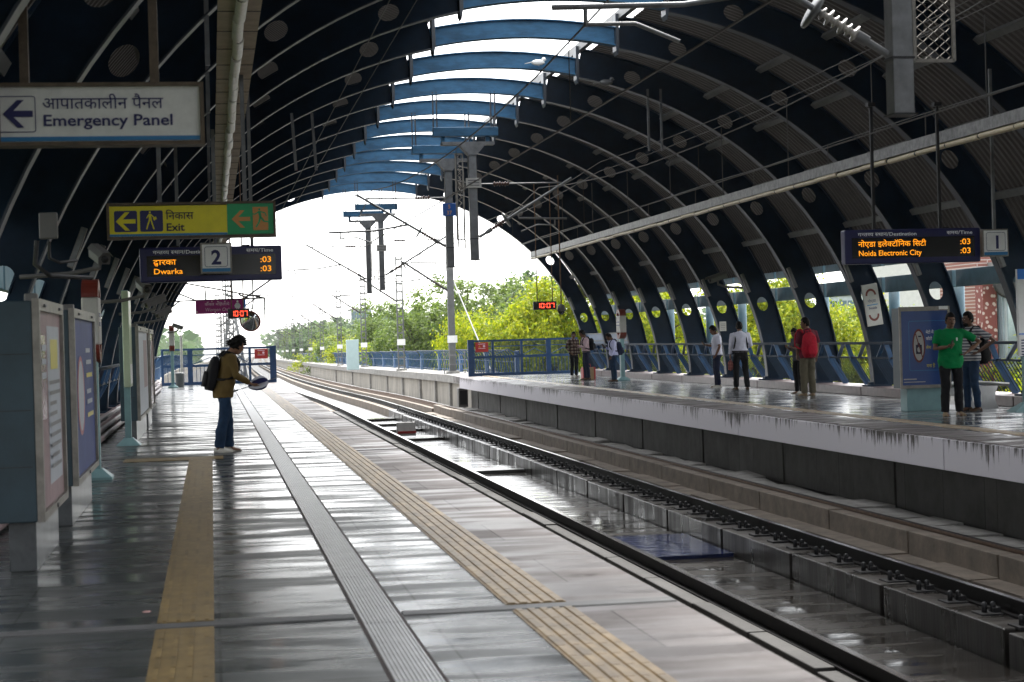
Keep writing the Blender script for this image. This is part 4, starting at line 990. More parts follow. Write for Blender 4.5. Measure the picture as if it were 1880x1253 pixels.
barrier(-2.0, 2.5, 75.0, [-.93, -.83, .66, 1.55], 'blue barrier gate at the far end of the near platform', 2.02, 2.5)
barrier(10.7, 15.15, 74.2, [11.58, 12.8, 13.9, 14.0], 'blue barrier gate at the far end of the far platform', 11.12, 10.66)
t = thing('litter_bin', 'small grey litter bin by the barrier gate of the near platform', 'bin', (-1.25, 71.5, 0))
b = MB(); b.lathe([(.15, 0), (.16, .02), (.17, .5), (.19, .52), (.19, .56), (.14, .57), (.13, .5)], (0, 0, 0), 16); b.build('bin_body', 'galv', t)
b = MB(); b.lathe([(.12, .5), (.12, .505)], (0, 0, 0), 16); b.build('bin_opening', 'black', t)
b = MB(); b.tube([(-1.2, 73.6, 0), (-1.2, 73.6, 2.05)], .05, 10); tag(b.build('slim_post', 'offwhite'), 'slim white post behind the litter bin', 'post')
for i, (x, z, lab) in enumerate(((-1.95, .34, 'upper pinkish pipe along the back of the near platform'), (-1.9, .2, 'middle pinkish pipe along the back of the near platform'), (-1.86, .08, 'lowest pinkish pipe along the back of the near platform'))):
    b = MB(); b.tube([(x, 8, z), (x, 66, z)], .055, 10); tag(b.build('pipe', mat('pipe_pink', (.32, .22, .22), .4, var=.2) if i == 0 else 'pipe_pink'), lab, 'pipe')
# ------------------------------------------------------------------ walkway beyond the far platform
ZW = -.10
b = MB(); strip(b, [(11.0, -.45), (13.3, -.45), (13.3, ZW), (11.0, ZW)], YS); S('walkway', b, 'concrete')
mat('stained_wall', (.36, .33, .28), .75, var=.35, scale=1.3, stretch=(1, .8, .35), bump=.2, bscale=14)
b = MB(); strip(b, [(11.25, -1.6), (11.6, -1.6), (11.6, -.45), (11.25, -.45)], YS); tag(b.build('parapet_wall', 'stained_wall'), 'long stained concrete wall below the walkway beyond the far platform', 'wall')
for i, y in enumerate((76, 80, 84, 89, 95, 103, 112, 124, 140, 160)):
    o_ = off(y + 1) - .0; b = MB(); b.bbox(11.14, 11.3, y, y + .3, -1.58, -.46, .01); q = b.build('wall_pilaster', 'concrete'); q.location = (o_, 0, dz(y))
    tag(q, f'concrete pilaster on the wall below the walkway, {ORD[i]} from the far platform', 'pilaster', 'pilasters of the walkway wall')
b = MB(); b.bbox(10.2, 10.6, 75.0, 75.5, -1.3, -.5, .02); t = b.build('trackside_cabinet', 'cam_body'); tag(t, 'small grey trackside cabinet under the end of the far platform', 'cabinet')
b = MB(); b.box(10.25, 10.55, 74.97, 75.0, -1.2, -.6); b.build('door', 'black', t)
b = MB(); b.bbox(11.75, 12.55, 0, .6, ZW, 1.88, .02); o = b.build('cabinet', mat('cab_pale', (.42, .55, .56), .5, var=.05)); o.location = (-3.0, 118, 0); tag(o, 'tall pale blue cabinet on the walkway beyond the end barrier', 'cabinet')
c_ = MB(); c_.box(12.53, 12.56, -.002, .3, .3, 1.6); c_.build('door_seam', 'galv', o)
o.location = (8.74 - 11.75, 118, dz(118))
# curved blue walkway railing, one panel at a time
def rail_panel():
    t = thing('walkway_railing', 'x', 'railing', (0, 0, 0), 0, 'blue railing panels along the walkway')
    b = MB(); b.bar((-.10, 0, 1.12), (-.10, 8, 1.12), .07, .05); b.build('top_rail', 'flange_paint', t)
    b = MB(); b.bar((.1, 0, .62), (.1, 8, .62), .03); b.bar((.22, 0, .1), (.22, 8, .1), .04); b.build('mid_rail', 'railing_blue', t)
    b = MB()
    for i in range(11):
        y = .5 + i * .7; b.tube([(.24, y + .22, .0), (.12, y + .02, .62), (.0, y - .1, .95), (-.16, y - .2, 1.12)], .03, 5)
    b.build('baluster_grille', 'railing_blue', t)
    b = MB(); b.bbox(.08, .26, -.12, .12, 0, 1.1, .01); b.build('post', 'railing_pale' if 'railing_pale' in M else mat('railing_pale', (.10, .17, .30), .45, var=.15), t)
    return t
t0 = None
for i in range(30):
    y = 75.6 + 8 * i * 1.0; x = 12.7 + off(y); rz = -math.atan2(off(y + 8) - off(y), 8)
    lab = 'blue curved walkway railing panel beyond the far platform, ' + (f'{ORD[i]} from the end barrier' if i < 20 else 'one of the distant ones')
    if t0 is None: t0 = rail_panel(); t0.location = (x, y, ZW); t0.rotation_euler = (0, 0, rz); t0['label'] = lab
    else: copy_tree(t0, (x, y, ZW + dz(y + 4)), lab, rz)
# low parapet and railing left of the tracks, behind the near barrier
b = MB(); strip(b, rect(-2.5, -2.2, -1.6, .1), YS); tag(b.build('parapet_wall', 'stained_wall'), 'low stained parapet wall left of the tracks behind the near barrier gate', 'wall')
b = MB(); strip(b, rect(-2.2, .6, -1.6, -.55), YS); S('walkway', b, 'concrete_dark')
for i in range(14):
    y = 76.5 + 8 * i; copy_tree(t0, (-2.25 + off(y), y + 8, .05 + dz(y)), f'blue railing panel on the low parapet left of the tracks, {ORD[i]} from the gate', R(180))['group'] = 'railing panels of the left parapet'
# ------------------------------------------------------------------ overhead line
def insulator(mb, a, d, n=6, r=.085, L=.42):
    d = Vector(d).normalized(); a = Vector(a); pr = [(.02, 0)]
    for i in range(n): h = L * (i + .3) / n; R_ = r * (1 if i % 2 == 0 else .78); pr += [(.028, h), (R_, h + L / n * .22), (R_ * .96, h + L / n * .32), (.03, h + L / n * .5)]
    pr.append((.02, L)); mb.lathe(pr, a, 14, d)
def cantilever(t, x0, y, d, zlow, px=4.0, disc=True, ins='insulator', zt=5.35, zr=4.5):
    """d: +1 right, -1 left. px: how far the registration arm reaches"""
    a = Vector((x0, y, zlow)); e = Vector((x0 + d * 2.35, y - .0, zt + .12)); u = (e - a).normalized()
    b = MB(); b.tube([a, a + u * .32], .035, 8); b.tube([a + u * .74, e], .032, 8); b.tube([a + u * .22, a + u * .34], .055, 8); b.build('bracket_tube', 'galv_dark', t)
    b = MB(); insulator(b, a + u * .32, u); b.build('insulator', ins, t)
    if disc: b = MB(); b.lathe([(.03, -.02), (.2, -.012), (.2, .012), (.03, .02)], a + u * .80, 20, u); b.build('arcing_disc', 'galv', t)
    top = Vector((x0, y, zt)); b = MB(); f = Vector((x0 + d * .38, y, zt)); b.tube([top, f], .022, 6); b.tube([f + Vector((d * .4, 0, 0)), (x0 + d * 2.1, y, zt + .01)], .022, 6); b.build('top_tube', 'galv_dark', t)
    b = MB(); insulator(b, f, (d, 0, 0), 6, .07, .4); b.build('insulator', ins, t)
    q = a + u * 1.15; b = MB(); b.tube([q, (x0 + d * (px - 1.2), y, zr), (x0 + d * px, y, zr - .03)], .026, 8)
    ex = x0 + d * (px - .3); b.tube([(ex, y, zr - .02), (ex, y, zr - .2)], .02, 6); b.tube([(ex, y, zr - .18), (ex - d * .45, y, zr - .17), (ex - d * .85, y, zr - .33)], .02, 6); b.build('registration_arm', 'galv_dark', t)
def mesh_screen(t, x0, x1, z0, z1, y, n, r=.006):
    b = MB(); w = x1 - x0
    for z in (z0, z1): b.bar((x0, y, z), (x1, y, z), .03)
    for x in (x0, x1): b.bar((x, y, z0), (x, y, z1), .03)
    b.build('screen_frame', 'alu', t)
    b = MB(); k = n; s = w / k; rows = int((z1 - z0) / (s * 1.6))
    for i in range(k + 1):
        x = x0 + s * i; pts = [(x + (s * .46 if (j + i) % 2 else -s * .46) * (1 if 0 < i < k else 0), y + (.008 if j % 2 else -.008), z0 + (z1 - z0) * j / (rows * 2)) for j in range(rows * 2 + 1)]
        b.tube(pts, r, 4, cap=False)
    b.build('screen_mesh', 'alu', t)
def hanger(x, y, d, label, zlow=4.05, screen=None, plate=None, n=5):
    t = thing('overhead_line_hanger', label, 'line hanger', (0, 0, 0))
    b = MB(); b.bbox(x - .10, x + .10, y - .10, y + .10, 3.5, 6.28, .012); b.build('drop_post', 'galv', t)
    b = MB(); b.box(x - .107, x + .107, y - .107, y + .107, 4.0, 4.02); b.box(x - .12, x + .12, y - .12, y + .12, 3.49, 3.505); b.build('band', 'dark_steel', t)
    b = MB(); b.loft([[(x + sx * w, y + sy * .16, z) for sx, sy in ((-1, -1), (1, -1), (1, 1), (-1, 1))] for w, z in ((.10, 6.06), (.30, 6.28), (.30, 6.31))], smooth=False); b.box(x - .75, x + .55, y - .16, y + .16, 6.31, 6.38); b.build('head_plate', 'galv_dark', t)
    b = MB(); b.bbox(x - .95, x + .65, y - .14, y + .14, 6.52, 6.74, .01); b.box(x - .75, x - .66, y - .05, y + .05, 6.38, 6.54); b.box(x + .35, x + .44, y - .05, y + .05, 6.38, 6.54); b.build('hanger_beam', 'crown_paint', t)
    for xx in (x - .93, x - .84, x + .5, x + .6): b = MB(); b.bar((xx, y, 6.74), (xx, y, 7.62), .035, .035); b.build('strut', 'flange_paint', t)
    cantilever(t, x + d * .12, y - .02, d, zlow, px=3.1 if d < 0 else 2.2, ins='insulator' if y < 30 else 'insul_dark')
    if screen: mesh_screen(t, screen[0], screen[1], 4.0, 6.1, y + .05, n)
    if plate:
        b = MB(); b.bbox(x - .19, x + .19, y - .17, y - .14, plate[0], plate[0] + plate[1], .004); pl = b.build('number_plate', plate[2], t)
        if plate[3]:
            for s_, zz in plate[3]: write(s_, x - .09 if len(s_) > 1 else x - .05, plate[0] + zz, .1, y - .175, 'sign_orange2' if 'sign_orange2' in M else mat('sign_orange2', (.65, .36, .08), .5, var=0), pl, .012)
        else:
            b = MB(); [b.box(x - .14, x + .14, y - .173, y - .171, plate[0] + .05 + .06 * i, plate[0] + .075 + .06 * i) for i in range(3)]; b.build('small_print', 'print_grey', pl)
    return t
hanger(6.27, 15.6, -1, 'nearest grey overhead line hanger with a large mesh screen, top right', screen=(6.44, 6.82), n=7)
hanger(6.43, 43.6, 1, 'grey overhead line hanger carrying a small white plate', screen=(6.02, 6.2), plate=(5.25, .24, 'offwhite', None), n=2)
hanger(6.36, 47.6, -1, 'grey overhead line hanger carrying the blue number plate 5 37', screen=(6.6, 6.78), plate=(4.85, .34, mat('plate_blue', (.01, .10, .42), .4, var=.05), (('5', .2), ('37', .04))), n=2)
hanger(6.42, 67.6, 1, 'distant grey overhead line hanger with a white plate, under the last arches', screen=(6.05, 6.22), plate=(4.95, .24, 'offwhite', None), n=2)
hanger(6.24, 71.2, -1, 'farthest grey overhead line hanger under the end arch', screen=(6.46, 6.62), n=2)
# masts along the viaduct
def mast(solid):
    t = thing('line_mast', 'x', 'mast', (0, 0, 0), 0, 'overhead line masts along the viaduct')
    b = MB()
    if solid: b.bbox(-.16, .16, -.14, .14, 0, 7.2, .02)
    else:
        for sx in (-.17, .17):
            b.bar((sx, 0, 0), (sx, 0, 6.7), .07, .16)
        for k in range(14): z = .25 + k * .48; b.box(-.17, .17, -.085, -.07, z, z + .10); b.box(-.17, .17, .07, .085, z, z + .10)
    b.build('pole', 'mast_grey' if 'mast_grey' in M else mat('mast_grey', (.11, .115, .115), .6, metal=0, var=.2), t)
    b = MB(); b.box(-.24, .24, -.2, -.17, 1.5, 1.85); b.build('plate', 'white', t)
    b = MB(); b.bbox(-.3, .3, -.3, .3, -.1, .12, .02); b.build('footing', 'concrete', t)
    return t
def arm(t, d, x0=0.):
    b = MB(); e = Vector((d * 2.3, 0, 5.5)); a = Vector((d * .15, 0, 4.05)); b.tube([a, e], .055, 6); b.tube([(d * .15, 0, 5.4), (d * 2.15, 0, 5.42)], .028, 6); b.tube([a + (e - a) * .4, (d * 3.5, 0, 4.5)], .028, 6); b.tube([(d * 3.2, 0, 4.5), (d * 3.2, 0, 4.3), (d * 2.6, 0, 4.1)], .022, 6); b.build('arm', 'dark_steel', t)
    b = MB(); insulator(b, a + (e - a) * .12, e - a, 5, .11, .5); b.build('insulator', 'insul_dark', t)
mA = mast(True); mB = mast(False); arm(mA, -1); arm(mB, -1)
first = {}
pos = [(87, 11.58, 0), (105, 10.96, 1), (135, 11.3, 1), (158, 11.1, 1), (205, 12.4, 1), (222, 12.0, 1), (255, 12.5, 1), (290, 12.95, 1), (330, 13.6, 1), (370, 14.35, 1), (420, 15.2, 1), (480, 16.6, 1)]
for i, (y, x, k) in enumerate(pos):
    lab = 'solid grey mast with a white plate beside the end barrier of the far platform' if i == 0 else f'lattice overhead line mast along the right of the viaduct, {ORD[i - 1]} beyond the solid one'
    src = mA if k == 0 else mB
    if src in first: copy_tree(src, (x, y, ZW + dz(y)), lab)
    else: src.location = (x, y, ZW + dz(y)); src['label'] = lab; first[src] = 1
for i, (y, x) in enumerate(((92, .95), (118, 1.0), (150, .6), (190, .9), (240, 1.6))):
    copy_tree(mB, (x, y, ZW - .4 + dz(y)), f'lattice line mast left of the tracks behind the near barrier gate, {ORD[i]} in row', R(180))
t = thing('mast_stay', 'pale stay rod anchoring the solid mast', 'stay', (11.6, 87, 0)); b = MB(); b.tube([(.15, 0, 4.4), (1.6, -2, ZW)], .03, 6); b.build('rod', 'white', t); b = MB(); b.box(1.4, 1.8, -2.2, -1.8, ZW, ZW + .2); b.build('anchor', 'concrete', t)
b = MB()
for z in (0, .45, .9): b.bar((11.1, 86.4, ZW + z), (12.1, 86.4, ZW + z), .04); 
for x in (11.1, 12.1): b.bar((x, 86.4, ZW), (x, 86.4, 1.0), .05)
tag(b.build('mast_guard', 'galv'), 'low grey guard frame round the foot of the solid mast', 'guard')
# wires
SUP = [-25, 15.6, 45, 69.5, 92, 118, 150, 190, 230, 270, 320, 380, 450, 560]
def wire(name, label, x, z, sag, r=.012, zig=.12):
    b = MB(); pts = []
    for i, (a, c) in enumerate(zip(SUP, SUP[1:])):
        for k in range(8): s = k / 8; y = a + (c - a) * s; pts.append((x + off(y) + zig * (1 - 2 * s) * (1 if i % 2 else -1), y, z + dz(y) - 4 * sag * s * (1 - s)))
    b.tube(pts, r, 5); tag(b.build(name, 'copper_wire'), label, 'wire')
for x, w in ((4.2, 'near'), (8.45, 'far')):
    wire('contact_wire', f'contact wire over the track by the {w} platform', x, 4.1, .03); wire('catenary_wire', f'catenary wire above the contact wire of the {w} platform track', x, 5.36, .55)
    for i, (a, c) in enumerate(zip(SUP[:7], SUP[1:8])):
        for s in (.18, .5, .82):
            y = a + (c - a) * s; zc = 5.36 - 2.2 * s * (1 - s); zz = 4.1
            if y < 8: continue
            xx = x + off(y) + .12 * (1 - 2 * s) * (1 if i % 2 else -1); b = MB(); b.tube([(xx, y, zz + dz(y)), (xx, y, zc + dz(y))], .006, 4)
            tag(b.build('dropper_wire', 'copper_wire'), f'thin vertical dropper wire by the {w} platform, {ORD[i]} span, ' + {.18: 'near its start', .5: 'at mid span', .82: 'near its end'}[s], 'wire', 'dropper wires')
wire('feeder_wire', 'single feeder wire under the roof above the far platform edge', 9.9, 5.75, .2, .008, .0)
wire('feeder_wire', 'second feeder wire just above the other one at the far platform', 9.95, 6.0, .25, .008, .0)
for x, y0, x1, z, z1, lab in ((9.9, 15, 9.9, 5.75, 7.2, 'grey twin rod holding the feeder wires'), ):
    t = thing('wire_bracket', lab, 'bracket', (0, 0, 0))
    for dx in (0, .3): b = MB(); b.bar((9.9 + dx, 39.6, 5.7), (9.9 + dx, 39.6, 7.1), .05, .03); b.build('rod', 'galv', t)
t = thing('wire_bracket', 'grey twin rods hanging under the dark left part of the roof', 'bracket', (0, 0, 0))
for dx, dy in ((0, 0), (.35, 0)):
    b = MB(); b.bar((1.55 + dx, 31.6, 4.6), (1.5 + dx, 31.6, 5.6), .05, .03); b.build('rod', 'galv_dark', t)
for i, (x, z) in enumerate(((2.2, 5.6), (2.55, 5.65))):
    b = MB(); b.tube([(x, 8, z), (x, 36, z), (x, 70, z)], .007, 4); tag(b.build('cable', 'rope'), ('left' if i == 0 else 'right') + ' one of two thin cables running under the left roof', 'cable')
# pigeons
def bird(x, y, z, label, m, s=1.):
    t = MB(); t.ell((0, 0, .07), (.14 * s, .06 * s, .06 * s)); t.ell((.12 * s, 0, .13 * s), (.045 * s, .035 * s, .04 * s)); t.loft([[(-.1 * s, w, .075 + h) for w, h in ((-.04, 0), (.04, 0), (.04, .02), (-.04, .02))], [(-.27 * s, w, .04 + h) for w, h in ((-.03, 0), (.03, 0), (.03, .01), (-.03, .01))]], smooth=False)
    t.tube([(.02, .02, .03), (.02, .02, 0)], .008, 5); t.tube([(.02, -.02, .03), (.02, -.02, 0)], .008, 5); t.lathe([(.012, .04), (.001, .07)], (.12 * s, 0, .125 * s), 6, (1, 0, -.2))
    o = t.build('pigeon', m); o.location = (x, y, z); tag(o, label, 'bird'); return o
bird(7.35, 39.35, 7.60, 'white pigeon sitting on a blue roof beam', 'white', 1.1)
bird(8.9, 39.4, 7.16, 'grey pigeon sitting on the dark rib right of the white one', 'galv_dark', 1.1)
# ------------------------------------------------------------------ trees
def crown_mesh(name, seed, R_, Hc, clumps, leaves, size, m, z0):
    rng = random.Random(seed); b = MB(); cs = []
    lobes = [(rng.uniform(-.5, .5) * R_, rng.uniform(-.5, .5) * R_, rng.uniform(-.35, .55) * Hc, rng.uniform(.4, .62)) for _ in range(9)] + [(0, 0, 0, .6)]
    for i in range(clumps):
        lx, ly, lz, lr = rng.choice(lobes)
        while True:
            v = Vector((rng.uniform(-1, 1), rng.uniform(-1, 1), rng.uniform(-1, 1)))
            if .3 < v.length < 1: break
        v = v.normalized() * rng.uniform(.72, 1.05); cs.append(Vector((lx + v.x * R_ * lr, ly + v.y * R_ * lr, z0 + lz + v.z * Hc * lr * .8)))
    for c in cs:
        r = rng.uniform(.4, .85) * R_ * .2; k = int(leaves * rng.uniform(.5, 1.3)); out = (c - Vector((0, 0, z0))).normalized()
        for j in range(k):
            p = c + Vector((rng.gauss(0, .45) * r, rng.gauss(0, .45) * r, rng.gauss(0, .36) * r)); nrm = (out * .7 + Vector((rng.gauss(0, .6), rng.gauss(0, .6), .5 + rng.gauss(0, .4)))).normalized()
            u = nrm.orthogonal().normalized(); a = rng.uniform(0, 6.28); u = (u * math.cos(a) + nrm.cross(u) * math.sin(a)); w = nrm.cross(u); s = size * rng.uniform(.6, 1.25)
            b.add([p - u * s * .5, p + w * s * .24 - nrm * s * .06, p + u * s * .5 - nrm * s * .12, p - w * s * .24 - nrm * s * .06], [(0, 1, 2, 3)])
    me = bpy.data.meshes.new(name); me.from_pydata(b.v, [], b.f); me.materials.append(M[m]); return me, cs
def trunk_mb(seed, H, R_, z0, cs):
    rng = random.Random(seed + 50); b = MB(); b.tube([(0, 0, 0), (.1, .05, z0 * .4), (.0, .1, z0 * .8), (.1, 0, z0 + .6)], [.3, .24, .2, .1], 9)
    for c in rng.sample(cs, min(16, len(cs))): b.tube([(0, .08, z0 * rng.uniform(.55, .85)), tuple(c * .55 + Vector((0, 0, z0 * .42))), tuple(c)], [.11, .07, .02], 5)
    return b
PROT = {}
def tree(kind, x, y, top, spread, label, group, rz):
    """crown top at height top above the platform; trunk stands on the ground at -9.5"""
    H = top + 9.5
    if kind not in PROT:
        seed, Hc, cl, lv, sz, m = {'bright': (11, 4.6, 340, 80, .26, 'leaf_bright'), 'bright2': (12, 4.2, 330, 80, .26, 'leaf_bright'), 'mid': (21, 4.8, 270, 64, .32, 'leaf_mid'), 'dull': (31, 4.6, 230, 50, .42, 'leaf_dull')}[kind]
        z0 = 9.6; me, cs = crown_mesh('crown', seed, 5., Hc, cl, lv, sz, m, z0)
        tm = trunk_mb(seed, 14, 5, z0, cs); tr = tm.build('trunk', 'trunk'); PROT[kind] = (me, tr.data, max(v.co.z for v in me.vertices)); bpy.data.objects.remove(tr)
    me, tme, ztop = PROT[kind]
    t = thing('broadleaf_tree', label, 'tree', (x, y, -9.5), R(rz), group); t.scale = (spread, spread, H / ztop)
    for n_, d in (('crown', me), ('trunk', tme)): o = bpy.data.objects.new(n_, d); col.objects.link(o); o.parent = t
g1, g2, g3 = 'bright yellow green trees beside the station', 'mid green trees beyond the walkway', 'hazy dull green trees in the distance'
for i, (k, x, y, top, s, lab) in enumerate((
    ('bright', 23.5, 96, 6.6, 1.0, 'tall bright yellow green tree rising behind the clock of the far platform'), ('bright2', 18.6, 98, 5.0, .85, 'bright yellow green tree left of the hanging clock'), ('bright', 15.4, 102, 3.7, .62, 'bright yellow green bush crown right behind the solid mast'),
    ('bright2', 28.5, 90, 5.4, .9, 'bright tree seen through the first two bays of the far platform'), ('bright', 33, 88, 3.4, .8, 'bright tree behind the far platform totem'), ('bright2', 30, 72, 2.6, .8, 'bright tree behind the man with the navy backpack'), ('bright', 33, 66, 1.9, .8, 'bright tree behind the man in the short sleeved shirt'),
    ('bright2', 30.5, 59, 1.5, .75, 'bright tree behind the man in black trousers'), ('bright', 33.5, 62, 2.5, .75, 'bright tree left of the man with the red backpack'), ('bright2', 31, 52, 2.2, .7, 'bright tree right of the man with the red backpack'), ('bright', 28, 43, 2.3, .62, 'bright tree behind the rib with the name plate'), ('bright2', 38, 72, 1.4, 1.0, 'low bright tree in front of the glass building'),
    ('bright2', 27, 112, 5.2, 1.05, 'bright tree top between the two tallest bright trees'), ('bright', 21, 116, 4.2, 1., 'bright tree filling the gap left of the clock'), ('bright2', 36, 98, 3.2, 1., 'bright tree filling the gap behind the end bay'), ('bright', 38, 80, 2.2, .9, 'bright tree behind the railing of the middle bays'), ('bright', -9, 40, 3., .8, 'bright tree left of the station beside the first poster case'), ('bright2', -8.5, 27, 3.6, .8, 'bright tree left of the station close to the viewer'))):
    tree(k, x, y, top, s, lab, g1, 37 * i)
for i, (k, x, y, top, s, lab) in enumerate((
    ('mid', 19.5, 138, 6.9, 1.15, 'mid green tree behind the second mast'), ('mid', 16.6, 142, 5.6, 1., 'round mid green tree between the first and second lattice masts'), ('mid', 24.5, 150, 7.4, 1.2, 'mid green tree behind the bright ones by the solid mast'), ('dull', 29, 165, 8.4, 1.2, 'tall dull tree top above the bright trees'), ('mid', 19, 172, 6.2, 1.1, 'mid green tree behind the third mast'),
    ('bright', 15.5, 190, 2.4, .9, 'low yellow green tree behind the pale cabinet'), ('mid', 17.2, 215, 4.9, 1.2, 'mid green tree under the hazy block'), ('bright2', 15.6, 235, 2.8, 1., 'low yellow green tree left of the pale cabinet'), ('dull', 22, 240, 6.2, 1.4, 'dull tree below the hazy grey block'))):
    tree(k, x, y, top, s, lab, g2, 71 * i)
rng = random.Random(9)
for i in range(22):
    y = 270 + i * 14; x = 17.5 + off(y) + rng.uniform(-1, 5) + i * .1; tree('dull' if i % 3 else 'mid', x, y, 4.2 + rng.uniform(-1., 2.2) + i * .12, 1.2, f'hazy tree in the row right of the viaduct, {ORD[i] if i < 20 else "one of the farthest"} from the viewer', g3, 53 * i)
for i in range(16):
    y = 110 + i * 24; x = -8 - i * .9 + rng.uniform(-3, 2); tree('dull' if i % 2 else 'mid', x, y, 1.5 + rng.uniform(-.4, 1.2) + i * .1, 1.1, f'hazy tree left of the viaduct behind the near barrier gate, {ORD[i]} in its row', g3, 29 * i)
# far wood as one mass
vs = []; b = MB(); rng = random.Random(4)
for i in range(9000):
    y = rng.uniform(420, 900); x = rng.choice((-1, 1)) * rng.uniform(14, 160) + 10; z = -9 + rng.random() ** .6 * 15 * (1 + .3 * mnoise.noise((x * .03, y * .03, 0))); s = rng.uniform(1.2, 2.6); a = rng.uniform(0, 6.28)
    u = Vector((math.cos(a), math.sin(a), rng.uniform(-.4, .4))) * s; w = Vector((-math.sin(a) * .5, math.cos(a) * .3, .9)) * s; p = Vector((x, y, z))
    b.add([p - u, p + w * .6, p + u, p - w * .6], [(0, 1, 2, 3)])
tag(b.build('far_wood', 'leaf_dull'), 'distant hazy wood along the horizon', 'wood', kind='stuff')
# undergrowth below the railings, on the right
b = MB()
for i in range(6000):
    y = rng.uniform(25, 130); x = rng.uniform(19, 48); z = -9.4 + rng.random() * 6.5; s = rng.uniform(.3, .7); a = rng.uniform(0, 6.28); u = Vector((math.cos(a), math.sin(a), rng.uniform(-.4, .4))) * s; w = Vector((-math.sin(a) * .6, math.cos(a) * .4, .7)) * s; p = Vector((x, y, z))
    b.add([p - u, p + w * .6, p + u, p - w * .6], [(0, 1, 2, 3)])
tag(b.build('shrub_growth', 'leaf_mid'), 'dense green shrub growth below the far platform', 'shrubs', kind='stuff')
# ------------------------------------------------------------------ buildings
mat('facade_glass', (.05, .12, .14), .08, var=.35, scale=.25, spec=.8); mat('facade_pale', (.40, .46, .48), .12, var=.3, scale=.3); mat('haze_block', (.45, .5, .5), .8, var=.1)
def building(name, x0, x1, y0, y1, top, wall, label, wins=None, cat='building'):
    t = thing(name, label, cat, ((x0 + x1) / 2, (y0 + y1) / 2, -9.5)); w = (x1 - x0) / 2; d = (y1 - y0) / 2; H = top + 9.5
    b = MB(); b.box(-w, w, -d, d, 0, H); b.build('wall', wall, t)
    b = MB(); b.box(-w - .15, w + .15, -d - .15, d + .15, H, H + .3); b.build('roof', 'concrete', t)
    if wins:
        nx, nz, gm, mm = wins; cw = 2 * w / nx; chh = H / nz
        for i in range(nx):
            b = MB(); b.box(-w + cw * i + .06, -w + cw * (i + 1) - .06, -d - .06, -d - .01, .3, H - .3); p = b.build('window', gm, t)
            b = MB(); [b.box(-w + cw * i + .06, -w + cw * (i + 1) - .06, -d - .1, -d - .05, chh * k, chh * k + .08) for k in range(1, nz)]; b.build('transom', mm, p)
        for k in range(3):
            b = MB(); b.box(-w - .06, -w - .01, -d + .3 + k * (2 * d - .6) / 3, -d + (k + 1) * (2 * d - .6) / 3, .3, H - .3); b.build('window', gm, t)
    return t
building('glass_building', 32.6, 36.6, 109, 112, 2.9, 'facade_pale', 'teal glass block seen behind the two men in white shirts', (5, 5, 'facade_glass', 'facade_pale'))
building('glass_building', 39.3, 41.0, 109, 111, 3.6, 'facade_pale', 'narrow teal glass block beside the white building', (3, 5, 'facade_glass', 'facade_pale'))
building('white_building', 41.3, 48.8, 109.5, 113, 9, 'wall_white', 'tall white building behind the name plate', None)
m = mat('brick_wall', (.3, .12, .09), .85, var=0); tc = node(m, 'ShaderNodeTexCoord'); mp = node(m, 'ShaderNodeMapping'); mp.inputs['Rotation'].default_value = (R(90), 0, 0); br = node(m, 'ShaderNodeTexBrick'); br.inputs['Scale'].default_value = 1; br.inputs['Brick Width'].default_value = .9; br.inputs['Row Height'].default_value = .14; br.inputs['Mortar Size'].default_value = .02
br.inputs['Color1'].default_value = (.30, .13, .10, 1); br.inputs['Color2'].default_value = (.24, .10, .08, 1); br.inputs['Mortar'].default_value = (.5, .42, .38, 1); link(m, tc.outputs['Object'], mp.inputs[0]); link(m, mp.outputs[0], br.inputs['Vector']); link(m, br.outputs['Color'], bsdf(m).inputs['Base Color'])
building('brick_building', 31.3, 33.2, 70.2, 74, 5, 'brick_wall', 'red brick building right of the blue poster case')
m = mat('patterned_wall', (.3, .12, .09), .8, var=0); vt = node(m, 'ShaderNodeTexVoronoi'); vt.inputs['Scale'].default_value = 5.; rp = node(m, 'ShaderNodeValToRGB'); rp.color_ramp.elements[0].position = .25; rp.color_ramp.elements[1].position = .4; rp.color_ramp.elements[0].color = (.6, .5, .46, 1); rp.color_ramp.elements[1].color = (.22, .06, .05, 1); tc = node(m, 'ShaderNodeTexCoord'); link(m, tc.outputs['Object'], vt.inputs['Vector']); link(m, vt.outputs['Distance'], rp.inputs[0]); link(m, rp.outputs[0], bsdf(m).inputs['Base Color'])
building('tower', 31.2, 31.8, 69.4, 70.15, 3.6, 'patterned_wall', 'narrow tower with a white spotted red pattern beside the brick building', None, 'tower')
building('glass_building', 31.95, 37.2, 68.9, 70.1, 3.8, 'facade_pale', 'pale reflecting glass facade at the right edge', (7, 3, mat('facade_sky', (.34, .42, .46), .05, var=.4, scale=.5, spec=.8), 'wall_white'))
t = thing('wall_clock', 'round white clock face high on the patterned tower', 'clock', (32.0, 68.7, 3.25)); b = MB(); b.lathe([(.6, 0), (.6, .1), (.5, .12), (.001, .12)], (0, 0, 0), 24, (0, -1, 0)); b.build('dial', 'white', t); b = MB(); b.lathe([(.6, -.02), (.68, 0), (.68, .13), (.6, .13)], (0, 0, 0), 24, (0, -1, 0)); b.build('rim', 'dark_steel', t); b = MB(); b.bar((0, -.14, 0), (.2, -.14, .3), .05, .02, up=(0, 1, 0)); b.bar((0, -.14, 0), (-.25, -.14, .1), .05, .02, up=(0, 1, 0)); b.build('hand', 'black', t)
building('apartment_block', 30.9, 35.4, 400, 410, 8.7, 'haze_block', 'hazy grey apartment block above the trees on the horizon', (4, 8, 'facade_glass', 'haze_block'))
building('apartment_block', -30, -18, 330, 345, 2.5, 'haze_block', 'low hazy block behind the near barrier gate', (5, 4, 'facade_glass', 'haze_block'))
t = thing('ladder_tower', 'tall hazy grey lattice tower behind the near barrier gate', 'tower', (2.2, 190, -9.5)); b = MB()
